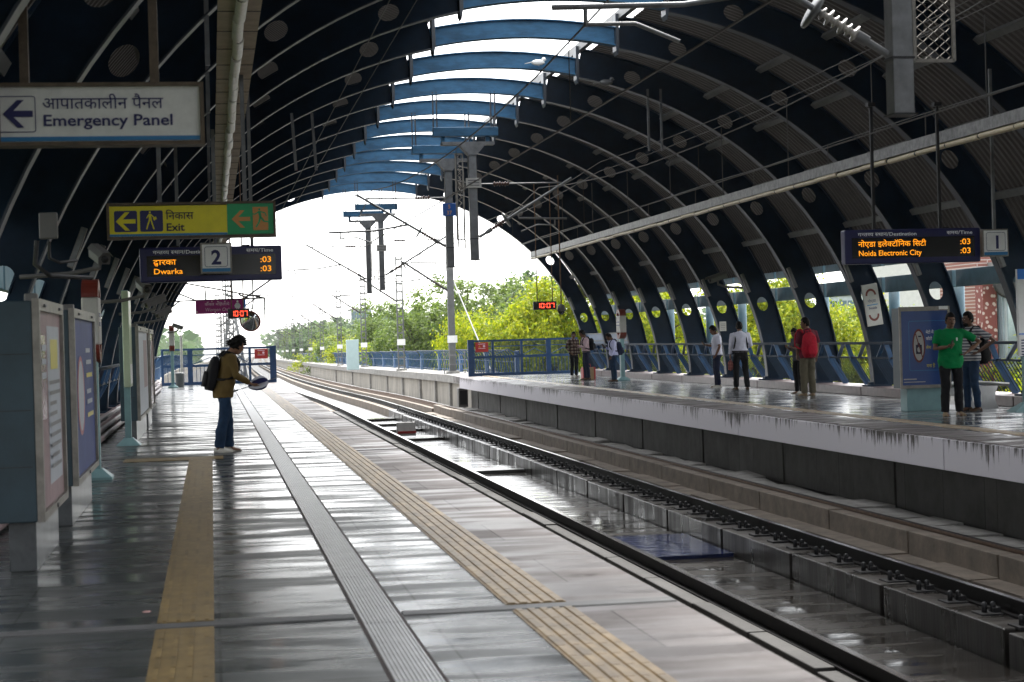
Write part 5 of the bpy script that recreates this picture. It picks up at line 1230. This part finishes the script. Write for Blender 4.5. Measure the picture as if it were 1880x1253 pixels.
for sx in (-1, 1): b.bar((sx * 2.6, 0, 0), (sx * .25, 0, 14.5), .3, .3)
b.build('leg', 'galv', t); b = MB()
for k in range(9): f = k / 9; z = 14.5 * f; w = 2.6 + (.25 - 2.6) * f; f2 = (k + 1) / 9; w2 = 2.6 + (.25 - 2.6) * f2; b.bar((-w, 0, z), (w2, 0, 14.5 * f2), .14); b.bar((w, 0, z), (-w2, 0, 14.5 * f2), .14); b.bar((-w, 0, z), (w, 0, z), .14)
b.build('lattice', 'galv', t)
# ------------------------------------------------------------------ people
def skin(name, c): return mat(name, c, .5, var=.08, scale=12, spec=.4)
skin('skin_tan', (.25, .13, .08)); skin('skin_brown', (.17, .085, .05)); skin('skin_dark', (.13, .065, .04))
mat('hair_black', (.007, .006, .0055), .7, var=.3, scale=30, spec=.15)
def cloth(name, c, var=.12): return mat(name, c, .85, var=var, scale=7, bump=.35, bscale=14, spec=.2)
cloth('cloth_olive', (.12, .08, .026)); cloth('denim', (.016, .038, .08), .35); cloth('cloth_black', (.010, .010, .012)); cloth('cloth_white', (.66, .66, .76)); cloth('cloth_lavender', (.56, .57, .8)); cloth('cloth_pink', (.56, .40, .43))
cloth('cloth_navy', (.012, .016, .04)); cloth('cloth_maroon', (.13, .014, .03)); cloth('cloth_khaki', (.12, .105, .07)); cloth('cloth_green', (.0, .20, .055)); cloth('cloth_grey', (.06, .06, .07)); cloth('bag_red', (.40, .012, .03), .25); cloth('bag_black', (.012, .012, .014)); cloth('bag_navy', (.012, .018, .05))
cloth('shoe_brown', (.06, .035, .02)); cloth('shoe_white', (.6, .58, .52)); cloth('shoe_tan', (.28, .21, .13)); cloth('shoe_black', (.012, .012, .012))
def pattern(name, cols, scale, kind, axis='Z'):
    m = mat(name, cols[0], .85, var=0, spec=.2); tc = node(m, 'ShaderNodeTexCoord')
    def band(ax, sc, th):
        w = node(m, 'ShaderNodeTexWave', wave_type='BANDS', bands_direction=ax); w.inputs['Scale'].default_value = sc; link(m, tc.outputs['Object'], w.inputs['Vector'])
        r = node(m, 'ShaderNodeMath', operation='GREATER_THAN'); r.inputs[1].default_value = th; link(m, w.outputs['Fac'], r.inputs[0]); return r
    mx = node(m, 'ShaderNodeMix', data_type='RGBA'); mx.inputs[6].default_value = cols[0] + (1,); mx.inputs[7].default_value = cols[1] + (1,)
    if kind == 'stripe': link(m, band(axis, scale, .5).outputs[0], mx.inputs[0]); last = mx
    else:
        a = band('Z', scale, .55); link(m, a.outputs[0], mx.inputs[0]); c = band('X', scale, .55); last = node(m, 'ShaderNodeMix', data_type='RGBA', blend_type='MULTIPLY'); cr = node(m, 'ShaderNodeMix', data_type='RGBA')
        cr.inputs[6].default_value = (1, 1, 1, 1); cr.inputs[7].default_value = (.35, .28, .28, 1); link(m, c.outputs[0], cr.inputs[0]); last.inputs[0].default_value = 1; link(m, mx.outputs[2], last.inputs[6]); link(m, cr.outputs[2], last.inputs[7])
    link(m, last.outputs[2], bsdf(m).inputs['Base Color'])
pattern('cloth_plaid', ((.26, .21, .17), (.07, .035, .035)), 2.6, 'plaid'); pattern('cloth_stripe', ((.5, .5, .5), (.10, .10, .12)), 6., 'stripe'); pattern('bag_print', ((.45, .2, .17), (.2, .05, .05)), 8., 'plaid')

WTEX = bpy.data.textures.new('cloth_folds', 'CLOUDS'); WTEX.noise_scale = .09; WTEX.noise_depth = 2
def fuse(mb, name, m, parent, vox=.011, smooth=2, wr=0.):
    """voxel-fuse overlapping lofts into one continuous skin"""
    o = mb.build(name, m, parent, smooth=True)
    r = o.modifiers.new('fuse', 'REMESH'); r.mode = 'VOXEL'; r.voxel_size = vox; r.use_smooth_shade = True
    s = o.modifiers.new('soften', 'SMOOTH'); s.iterations = smooth; s.factor = .5
    if wr: d = o.modifiers.new('folds', 'DISPLACE'); d.texture = WTEX; d.strength = wr * 4; d.mid_level = .5
    return o
DOWN = ((.05, -.03, -.28), (.06, .03, -.53)); PHONE = ((.06, .0, -.28), (-.07, .23, -.20)); HIP = ((.24, -.10, -.22), (.03, .07, -.40)); BACKH = ((.07, -.08, -.27), (-.02, .06, -.46))
def person(label, x, y, rz, H=1.7, lean=0., head=(0., 0.), armR=DOWN, armL=DOWN, feet=((.1, .0), (-.1, .0)), top='cloth_white', sleeve=1., hem=.86, legs='cloth_navy', shoe='shoe_black', sk='skin_tan', hair=1., beard=None, girth=1., z=0., loose=1., collar=True, lift=0.):
    t = thing('person', label, 'person', (x, y, z), R(rz)); k = H / 1.7; t.scale = (k, k, k)
    P0 = Vector((0, 0, .93)); Rl = Matrix.Rotation(-R(lean), 3, 'X'); U = lambda v: P0 + Rl @ (Vector(v) - P0)
    g = girth
    TOR = [(.84, .145 * g, .105 * g, -.01), (.93, .165 * g, .115 * g, -.01), (1.03, .15 * g, .11 * g, .0), (1.15, .15 * g, .112 * g, .005), (1.28, .17 * g, .115 * g, .0), (1.38, .175 * g, .10 * g, -.01), (1.44, .13, .07, -.01), (1.48, .062, .058, -.005)]
    def torso(mb, z0, z1, gr, n=20):
        rings = []
        zs = [z0] + [r[0] for r in TOR if z0 < r[0] < z1] + [z1]
        for zz in zs:
            for a, c in zip(TOR, TOR[1:]):
                if zz <= c[0]: f = max(0, (zz - a[0]) / (c[0] - a[0])); w, d, yo = (a[i] + (c[i] - a[i]) * f for i in (1, 2, 3)); break
            ring = [Vector(((w + gr) * math.cos(2 * math.pi * q / n), (d + gr) * math.sin(2 * math.pi * q / n) + yo, zz)) for q in range(n)]
            rings.append([U(v) if zz > .93 else v for v in ring])
        mb.loft(rings)
    sh = {1: U((.19 * (1 + (g - 1) * .5), -.01, 1.405)), -1: U((-.19 * (1 + (g - 1) * .5), -.01, 1.405))}
    arms = {}
    for s, a in ((1, armR), (-1, armL)):
        e = sh[s] + Vector((s * a[0][0], a[0][1], a[0][2])); w = sh[s] + Vector((s * a[1][0], a[1][1], a[1][2])); arms[s] = (sh[s], e, w)
    hd = U((0, .015, 1.47)); Rh = Matrix.Rotation(R(head[1]), 3, 'Z') @ Matrix.Rotation(-R(lean * .5 + head[0]), 3, 'X'); HD = lambda v: hd + Rh @ Vector(v)
    fr, fl = feet; ank = {1: Vector((fr[0], fr[1], .08)), -1: Vector((fl[0], fl[1], .08))}; hip = {1: Vector((.085 * g, 0, .88)), -1: Vector((-.085 * g, 0, .88))}
    knee = {s: (hip[s] + ank[s]) / 2 + Vector((0, .025, .0)) for s in (1, -1)}
    # body
    b = MB(); torso(b, .84, 1.48, 0)
    b.tube([U((0, -.012, 1.42)), U((0, .0, 1.50)), HD((0, .01, .07))], [.066, .056, .054], 12)
    c = HD((0, .025, .135)); b.ell(c, (.073, .092, .115), 20, 14, Rh); b.ell(HD((0, .065, .065)), (.048, .045, .05), 14, 10, Rh)
    b.ell(HD((0, .06, .17)), (.055, .05, .05), 12, 8, Rh)
    b.loft([[HD(v) for v in ((-.010, .105, .16), (.010, .105, .16), (.012, .09, .16), (-.012, .09, .16))], [HD(v) for v in ((-.015, .138, .118), (.015, .138, .118), (.02, .10, .112), (-.02, .10, .112))], [HD(v) for v in ((-.012, .12, .105), (.012, .12, .105), (.014, .1, .102), (-.014, .1, .102))]])
    b.ell(HD((0, .108, .078)), (.024, .014, .007), 10, 6, Rh); b.ell(HD((0, .106, .066)), (.020, .013, .008), 10, 6, Rh)
    for s in (1, -1): b.ell(HD((s * .075, .015, .125)), (.014, .026, .034), 10, 8, Rh); b.ell(HD((s * .03, .108, .157)), (.022, .012, .007), 8, 6, Rh)
    for s in (1, -1):
        a, e, w = arms[s]; b.tube([a + Vector((-s * .04, 0, .0)), a, (a + e) / 2, e, (e + w) / 2, w], [.055, .054, .047, .038, .037, .026], 12)
        d = (w - e).normalized(); nrm = Vector((-s, .25, 0)); nrm = (nrm - d * nrm.dot(d)).normalized(); sd = d.cross(nrm)
        if (w - a).z > -.42: nrm = Vector((0, -.2, 1.)); nrm = (nrm - d * nrm.dot(d)).normalized(); sd = d.cross(nrm)
        if sd.y < 0 and (w - a).z <= -.42: sd = -sd
        if (w - a).z > -.42 and sd.x * s < 0: sd = -sd
        pc = w + d * .05; b.loft([[w + d * h + sd * ww * cc + nrm * th * ss for cc, ss in ((1, 0), (.7, .7), (0, 1), (-.7, .7), (-1, 0), (-.7, -.7), (0, -1), (.7, -.7))] for h, ww, th in ((-.01, .024, .02), (.02, .033, .017), (.06, .041, .016), (.095, .039, .012))])
        for i, (of, L) in enumerate(((.031, .072), (.0105, .08), (-.0105, .074), (-.031, .058))):
            q = w + d * .09 + sd * of; cu = .45 + .06 * i; pts = [q - d * .02, q]; dd = d.copy()
            for seg in (.45, .3, .25): dd = (dd + nrm * cu).normalized(); q = q + dd * L * seg; pts.append(q)
            b.tube(pts, [.0095, .0095, .009, .0085, .0075], 7)
        q = w + d * .03 + sd * .03; b.tube([q - sd * .012, q + sd * .016 + d * .022 + nrm * .012, q + sd * .02 + d * .05 + nrm * .026, q + sd * .014 + d * .072 + nrm * .032], [.012, .0115, .0105, .009], 7)
        h_, kn, an = hip[s], knee[s], ank[s]; b.tube([h_ + Vector((0, 0, .06)), h_, (h_ + kn) / 2 + Vector((s * .01, .01, 0)), kn, (kn + an) / 2 + Vector((0, -.02, .04)), an], [.085, .085, .075, .054, .056, .038], 14)
        b.loft([[an + Vector((ww * cc, yy, zz + hh * ss)) for cc, ss in ((1, 0), (.7, .7), (0, 1), (-.7, .7), (-1, 0), (-.7, -1), (0, -1), (.7, -1))] for yy, ww, hh, zz in ((-.06, .03, .03, -.045), (0, .036, .04, -.03), (.08, .042, .024, -.05), (.16, .036, .014, -.06))])
    fuse(b, 'body', sk, t, .010, 2)
    # face details
    for s in (1, -1):
        e_ = MB(); e_.ell(HD((s * .032, .112, .138)), (.012, .008, .006), 10, 6, Rh); e_.build('eye', 'eye_white' if 'eye_white' in M else mat('eye_white', (.55, .5, .47), .2, var=0), t)
        e_ = MB(); e_.ell(HD((s * .032, .118, .138)), (.006, .004, .006), 8, 6, Rh); e_.ell(HD((s * .032, .116, .165)), (.022, .008, .005), 8, 6, Rh); e_.build('iris_and_brow', 'hair_black', t)
    # hair
    hb = MB(); big = hair; n_, m_ = 26, 18; rr = (.08, .098, .124); vs = {}; bm = bmesh.new()
    for i in range(m_ + 1):
        th = -math.pi / 2 + math.pi * i / m_
        for j in range(n_):
            a = 2 * math.pi * j / n_; v = Vector((rr[0] * math.cos(th) * math.cos(a), rr[1] * math.cos(th) * math.sin(a), rr[2] * math.sin(th)))
            kk = 1.05 + (.07 + (big - 1) * .55) * max(0, .4 + v.z / .2) + .05 * big * abs(mnoise.noise((v.x * 30, v.y * 30 + x, v.z * 30))); vs[i, j] = bm.verts.new(HD(Vector((0, .018, .14)) + v * kk))
    for i in range(m_):
        for j in range(n_):
            th = -math.pi / 2 + math.pi * (i + .5) / m_; a = 2 * math.pi * (j + .5) / n_; yv = math.cos(th) * math.sin(a); zv = math.sin(th)
            keep = zv > .52 or (yv < .35 and zv > -.15 - .35 * max(0, big - 1)) or (yv < -.25 and zv > -.55)
            if keep and i > 0:
                bm.faces.new([vs[i, j], vs[i, (j + 1) % n_], vs[i + 1, (j + 1) % n_], vs[i + 1, j]])
    bmesh.ops.remove_doubles(bm, verts=bm.verts[:], dist=.0004); bmesh.ops.delete(bm, geom=[v for v in bm.verts if not v.link_faces], context='VERTS'); bmesh.ops.recalc_face_normals(bm, faces=bm.faces[:]); bmesh.ops.solidify(bm, geom=bm.faces[:], thickness=.012)
    hb.bm(bm, True); ho = hb.build('hair', 'hair_black', t)
    if big > 1.15:
        hb = MB(); rg = random.Random(3)
        for i in range(130):
            a = rg.uniform(0, 6.28); th = rg.uniform(-.3, 1.5)
            v = Vector((math.cos(th) * math.cos(a) * .098, math.cos(th) * math.sin(a) * .115, math.sin(th) * .14 + .0)); 
            if v.y > .05 and v.z < .05: continue
            p = Vector((0, .015, .145)) + v; d = v.normalized(); s_ = Vector((rg.gauss(0, .5), rg.gauss(0, .5), -.5 + rg.gauss(0, .4))); hb.tube([HD(p * .97), HD(p + d * .02 + s_ * .012), HD(p + d * .03 + s_ * .035)], [.012, .009, .002], 5)
        hb.build('hair_locks', 'hair_black', t)
    if beard:
        hb = MB(); hb.ell(HD((0, .072, .05)), (.052, .05, .045), 14, 10, Rh); hb.ell(HD((0, .112, .09)), (.03, .014, .008), 10, 6, Rh); hb.build('beard', 'hair_black', t)
    elif beard is not None:
        hb = MB(); hb.ell(HD((0, .114, .091)), (.028, .010, .007), 10, 6, Rh); hb.build('moustache', 'hair_black', t)
    # clothes
    b = MB(); torso(b, hem, 1.465, .018 * loose + .006)
    if hem < .95: torso(b, hem, 1.06, .034 * loose)
    for s in (1, -1):
        a, e, w = arms[s]
        if sleeve >= 1: pts, rs = [a + Vector((-s * .05, 0, 0)), a, (a + e) / 2, e, (e + w) / 2, e + (w - e) * .94], [.07, .068, .06, .053, .047, .038]
        else: q = a + (e - a) * sleeve; pts, rs = [a + Vector((-s * .05, 0, 0)), a, (a + q) / 2, q], [.07, .068, .064, .066]
        b.tube(pts, [r + .006 * (loose - 1) * 2 for r in rs], 12)
    if collar: b.tube([U((.062 * math.cos(q * .524), .055 * math.sin(q * .524) - .005, 1.475 - .018 * math.sin(q * .524))) for q in range(13)], .014, 6)
    fuse(b, 'shirt', top, t, .015, 3, .006)
    b = MB(); torso(b, .84, 1.0 if hem > .95 else .97, .010)
    for s in (1, -1):
        h_, kn, an = hip[s], knee[s], ank[s]; lo = an + Vector((0, -.005, -.01)); b.tube([h_ + Vector((0, 0, .05)), h_, (h_ + kn) / 2 + Vector((s * .01, .01, 0)), kn, (kn + an) / 2 + Vector((0, -.012, .03)), lo], [.08 * g, .094 * g, .088, .073 * (.6 + .4 * loose), .066 * loose, .06 * loose], 14)
    fuse(b, 'trousers', legs, t, .015, 3, .006)
    if hem > .95: b = MB(); b.loft([[Vector(((.165 * g + .034) * math.cos(q * .2618) * f, (.115 * g + .034) * math.sin(q * .2618) * f - .006, zz)) for q in range(24)] for zz, f in ((.965, 1), (.965, 1.02), (1.0, 1.02), (1.0, 1))]); b.build('belt', 'black', t)
    for s in (1, -1):
        an = ank[s]; b = MB(); tw = R(-12 * s)
        rings = []
        for yy, ww, hh in ((-.085, .03, .05), (-.06, .042, .075), (0, .045, .085), (.06, .048, .065), (.12, .05, .048), (.165, .04, .036), (.185, .018, .02)):
            ring = []
            for q in range(14):
                a = 2 * math.pi * q / 14; vx_ = ww * math.cos(a); vz_ = max(-.0, hh * math.sin(a) if math.sin(a) > 0 else 0); p = Vector((vx_, yy, vz_ + .0)); ring.append(Vector((an.x, an.y, .004)) + Matrix.Rotation(tw, 3, 'Z') @ p)
            rings.append(ring)
        b.loft(rings); so = b.build('shoe', shoe, t)
        b = MB(); b.loft([[Vector((an.x, an.y, zz)) + Matrix.Rotation(tw, 3, 'Z') @ Vector((math.cos(q * .524) * .05, .05 + math.sin(q * .524) * .14, 0)) for q in range(12)] for zz in (.0, .018)], smooth=False); b.build('sole', 'shoe_white' if shoe == 'shoe_white' else 'black', so)
    t['_'] = 0; del t['_']
    return t, U, arms, HD
def backpack(owner, U, label, m, z0=1.0, z1=1.44, w=.15, d=.15, name='backpack', one=False):
    t = thing(name, label, 'backpack', owner.location, owner.rotation_euler.z); t.scale = owner.scale
    b = MB(); n = 20; rings = []
    for i in range(9):
        f = i / 8; zz = z0 + (z1 - z0) * f; s = (.72, .95, 1.04, 1.06, 1.04, .99, .93, .8, .45)[i]; ring = []
        for q in range(n):
            a = 2 * math.pi * q / n; cx = math.copysign(abs(math.cos(a)) ** .6, math.cos(a)); sy = math.copysign(abs(math.sin(a)) ** .6, math.sin(a)); ring.append(U((w * s * cx, -.135 - d / 2 + d / 2 * s * sy, zz)))
        rings.append(ring)
    b.loft(rings); fuse(b, 'bag_body', m, t, .012, 2, .005)
    b = MB(); rings = []
    for i, s in enumerate((.7, 1, 1.02, .95, .6)):
        zz = z0 + .04 + (z1 - z0) * .45 * i / 4; rings.append([U((w * .75 * s * math.copysign(abs(math.cos(a)) ** .6, math.cos(a)), -.135 - d + .035 * math.sin(a) - .012, zz)) for a in [2 * math.pi * q / n for q in range(n)]])
    b.loft(rings); b.build('pocket', m, t)
    for s in (1, -1):
        b = MB(); pts = [U((s * .10, -.145, 1.40)), U((s * .115, -.09, 1.475)), U((s * .12, .02, 1.465)), U((s * .125, .125, 1.36)), U((s * .135, .14, 1.25)), U((s * .17, .08, 1.12)), U((s * .165, -.06, 1.06)), U((s * .12, -.15, 1.05))]
        fine = []
        for p, q in zip(pts, pts[1:]): fine += [p, p.lerp(q, .5)]
        b.tube(fine + [pts[-1]], .021, 6); b.build('strap', m, t)
    b = MB(); b.tube([U((-.04, -.15, z1 - .01)), U((-.03, -.15, z1 + .05)), U((.03, -.15, z1 + .05)), U((.04, -.15, z1 - .01))], .008, 6); b.build('grab_handle', m, t)
    return t
def phone(owner, arms, s, label):
    t = thing('phone', label, 'phone', owner.location, owner.rotation_euler.z); t.scale = owner.scale; a, e, w = arms[s]; d = (w - e).normalized(); c = w + d * .10 + Vector((0, 0, .028))
    up = Vector((0, .25, .45)).normalized(); sd = up.cross(d).normalized(); n = sd.cross(up)
    b = MB(); b.bar(c - up * .075, c + up * .075, .075, .009, up=n); b.build('phone_body', 'black', t); b = MB(); b.bar(c - up * .068 - n * .0055, c + up * .068 - n * .0055, .068, .001, up=n); b.build('phone_screen', 'glass_dark', t)
def wpos(t, v): return t.matrix_basis @ v
# person with the umbrella on the near platform, facing right
t, U, A, HD = person('person in an olive jacket and jeans with bushy hair, head bowed over a folded umbrella', .16, 26.95, -80, 1.70, lean=13, head=(22, -8), armR=((.03, .06, -.28), (-.03, .27, -.39)), armL=((.03, .10, -.26), (-.07, .30, -.37)), feet=((.10, -.10), (-.09, .08)), top='cloth_olive', hem=.80, legs='denim', shoe='shoe_white', sk='skin_tan', hair=1.45, loose=1.25)
backpack(t, U, 'black backpack on the person with the umbrella', 'bag_black', .87, 1.38, .15, .15)
u_ = thing('umbrella', 'folded navy and white striped umbrella held out on the near platform', 'umbrella', t.location, t.rotation_euler.z); a, e, w = A[1]; c = w + (w - e).normalized() * .1 + Vector((-.06, .0, .02))
dr = Vector((.05, .9, .25)).normalized(); sd = dr.cross(Vector((0, 0, 1))).normalized(); up_ = sd.cross(dr)
b = MB(); rings = []
for h, r in ((-.1, .02), (-.06, .05), (0, .08), (.08, .092), (.15, .08), (.2, .035)): rings.append([c + dr * h + (sd * math.cos(2 * math.pi * q / 24) + up_ * math.sin(2 * math.pi * q / 24)) * r * (1.15 if q % 3 == 0 else .9) for q in range(24)])
for q in range(24):
    b.mi = (q // 3) % 2; nx = (q + 1) % 24; b.add([v for rg_ in rings for v in (rg_[q], rg_[nx])], [(2 * i, 2 * i + 1, 2 * i + 3, 2 * i + 2) for i in range(len(rings) - 1)])
b.add(rings[0], [tuple(range(24))]); b.add(rings[-1], [tuple(range(24))])
b.build('canopy', [cloth('umbrella_navy', (.015, .018, .08)), cloth('umbrella_white', (.6, .6, .66))], u_)
b = MB(); b.tube([c - dr * .34 + up_ * .0, c - dr * .1, c + dr * .36], .007, 6); b.build('shaft', 'galv', u_); b = MB(); b.tube([c - dr * .26, c - dr * .36, c - dr * .40 - up_ * .04, c - dr * .36 - up_ * .075], .013, 8); b.build('handle', 'black', u_)
# far platform, from left to right
person('person in a plaid shirt and black trousers beside the far barrier gate', 13.55, 66.9, 200, 1.68, head=(5, -20), armR=BACKH, armL=DOWN, top='cloth_plaid', legs='cloth_black', shoe='shoe_white', sk='skin_brown', hem=.84, hair=1.1)
t, U, A, HD = person('person in a pale pink shirt with a black backpack, head lowered', 13.0, 62, 90, 1.74, lean=4, head=(18, 0), armR=((.05, .06, -.27), (-.06, .28, -.22)), armL=((.05, .06, -.27), (-.06, .26, -.24)), feet=((.09, .02), (-.09, -.05)), top='cloth_pink', hem=.96, legs='cloth_navy', shoe='shoe_brown', sk='skin_brown', hair=1.15, loose=1.05)
backpack(t, U, 'black backpack on the person in the pink shirt', 'bag_black', 1.0, 1.42, .15, .17)
t, U, A, HD = person('person in a lavender shirt with a navy backpack bent over a phone', 13.25, 58.7, 90, 1.62, lean=6, head=(28, 0), armR=PHONE, armL=((.03, .02, -.28), (.0, .1, -.52)), feet=((.09, .03), (-.09, -.02)), top='cloth_lavender', hem=.92, legs='denim', shoe='shoe_brown', sk='skin_dark', girth=1.08)
backpack(t, U, 'navy backpack on the person bent over the phone', 'bag_navy', .9, 1.36, .16, .19); phone(t, A, 1, 'black phone held by the person with the navy backpack')
t, U, A, HD = person('person in a white short sleeved shirt looking down at a phone', 13.95, 48.7, 82, 1.72, head=(22, 0), armR=((.06, .02, -.27), (-.03, .27, -.22)), armL=((.1, -.03, -.27), (-.02, .06, -.50)), feet=((.08, .02), (-.07, -.02)), top='cloth_white', sleeve=.8, hem=.90, legs='cloth_navy', shoe='shoe_white', sk='skin_brown', hair=1.1)
phone(t, A, 1, 'black phone held by the person in the white short sleeved shirt')
t, U, A, HD = person('person seen from behind in a white shirt and black trousers', 13.88, 46.2, -4, 1.78, head=(4, 0), armL=((.05, -.01, -.28), (.05, .06, -.50)), armR=((.09, .05, -.27), (-.04, .2, -.36)), feet=((.16, .0), (-.13, .02)), top='cloth_white', hem=.96, legs='cloth_black', shoe='shoe_brown', sk='skin_brown', girth=1.1, loose=1.15)
q = thing('shoulder_straps', 'black bag straps over the white shirt seen from behind', 'bag', t.location, t.rotation_euler.z)
for s in (1, -1): b = MB(); b.tube([U((s * .125, .12, 1.40)), U((s * .13, .02, 1.475)), U((s * .14, -.10, 1.42)), U((s * .155, -.125, 1.3)), U((s * .185, -.08, 1.12)), U((s * .18, .06, 1.06))], .02, 6); b.build('strap', 'bag_black', q)
b = MB(); b.bbox(-.14, .14, .15, .27, 1.05, 1.4, .03); b.build('bag_body', 'bag_black', q)
q = thing('hand_bag', 'red patterned cloth bag held by the person seen from behind', 'bag', t.location, t.rotation_euler.z); a, e, w = A[-1]; b = MB(); b.ell(w + Vector((-.01, .0, -.26)), (.085, .06, .15), 16, 12); fuse(b, 'bag_body', 'bag_print', q, .012, 1, .012); b = MB(); b.tube([w + Vector((-.03, .0, -.13)), w + Vector((0, .0, -.07)), w + Vector((.02, .0, -.13))], .008, 6); b.build('handle', 'bag_print', q)
person('person in black half hidden behind the one with the red backpack', 14.05, 41.9, 110, 1.58, lean=3, head=(20, 0), armR=PHONE, armL=PHONE, top='cloth_grey', sleeve=.7, hem=.86, legs='cloth_black', shoe='shoe_white', sk='skin_brown')
t, U, A, HD = person('person in a maroon shirt and khaki trousers carrying a red backpack on one shoulder', 13.7, 40.2, 14, 1.80, head=(4, 55), armR=DOWN, armL=((.04, .05, -.28), (-.02, .16, -.50)), feet=((.09, -.02), (-.09, .04)), top='cloth_maroon', sleeve=.85, hem=.84, legs='cloth_khaki', shoe='shoe_tan', sk='skin_brown', loose=1.2)
backpack(t, U, 'bright red backpack of the person in the maroon shirt', 'bag_red', .86, 1.40, .17, .2).location.x -= .09
t, U, A, HD = person('person in a green polo shirt and black trousers with one hand on the hip', 12.55, 29.3, 172, 1.74, head=(6, 4), armR=((.07, .04, -.27), (-.09, .22, -.24)), armL=((.30, .02, -.17), (.06, .13, -.33)), feet=((.12, .02), (-.13, .0)), top='cloth_green', sleeve=.72, hem=.80, legs='cloth_black', shoe='shoe_tan', sk='skin_brown', beard=False, girth=1.12, loose=1.15)
phone(t, A, 1, 'black phone held by the person in the green polo')
b = MB(); b.add([(-.075 + .022 * math.cos(q * .8) * (1 if q % 2 else .6), .152, 1.29 + .03 * math.sin(q * .8)) for q in range(8)], [tuple(range(8))]); b.build('shirt_emblem', 'white', t)
t, U, A, HD = person('bearded person in a striped shirt standing behind the one in green', 13.5, 30.6, 100, 1.76, head=(4, 0), armL=((.20, -.20, -.18), (.06, .02, -.36)), armR=DOWN, feet=((.1, .03), (-.1, -.04)), top='cloth_stripe', sleeve=.75, hem=.88, legs='denim', shoe='shoe_brown', sk='skin_dark', beard=True)
backpack(t, U, 'black backpack of the bearded person in the striped shirt', 'bag_black', .82, 1.28, .16, .17)
t = thing('shopping_bag', 'tan shopping bag with red ends standing on the far platform floor', 'bag', (13.25, 62.9, 0), R(8))
b = MB(); b.loft([[(sx * w, sy * d, z) for sx, sy in ((-1, -1), (1, -1), (1, 1), (-1, 1))] for w, d, z in ((.22, .1, 0), (.23, .11, .2), (.22, .1, .42))], smooth=False); b.build('bag_body', mat('bag_tan', (.36, .24, .12), .7, var=.2), t)
b = MB(); b.box(-.235, -.17, -.115, .115, .005, .43); b.box(.18, .235, -.115, .115, .005, .43); b.build('end_panel', 'red_sign', t)
b = MB(); b.tube([(-.1, 0, .42), (-.08, 0, .54), (.08, 0, .54), (.1, 0, .42)], .01, 6); b.build('handle', 'red_sign', t)
# ------------------------------------------------------------------ haze of the rainy air
m = bpy.data.materials.new('haze'); m.use_nodes = True; nt = m.node_tree; nt.nodes.clear(); M['haze'] = m
pv = nt.nodes.new('ShaderNodeVolumePrincipled'); pv.inputs['Color'].default_value = (.93, .95, .96, 1); pv.inputs['Density'].default_value = .00012; pv.inputs['Anisotropy'].default_value = .2
ou = nt.nodes.new('ShaderNodeOutputMaterial'); nt.links.new(pv.outputs[0], ou.inputs['Volume'])
b = MB(); b.box(-510, 570, -100, 1010, -10.5, 22); tag(b.build('haze', 'haze'), 'pale rain haze filling the air', 'haze', kind='stuff')
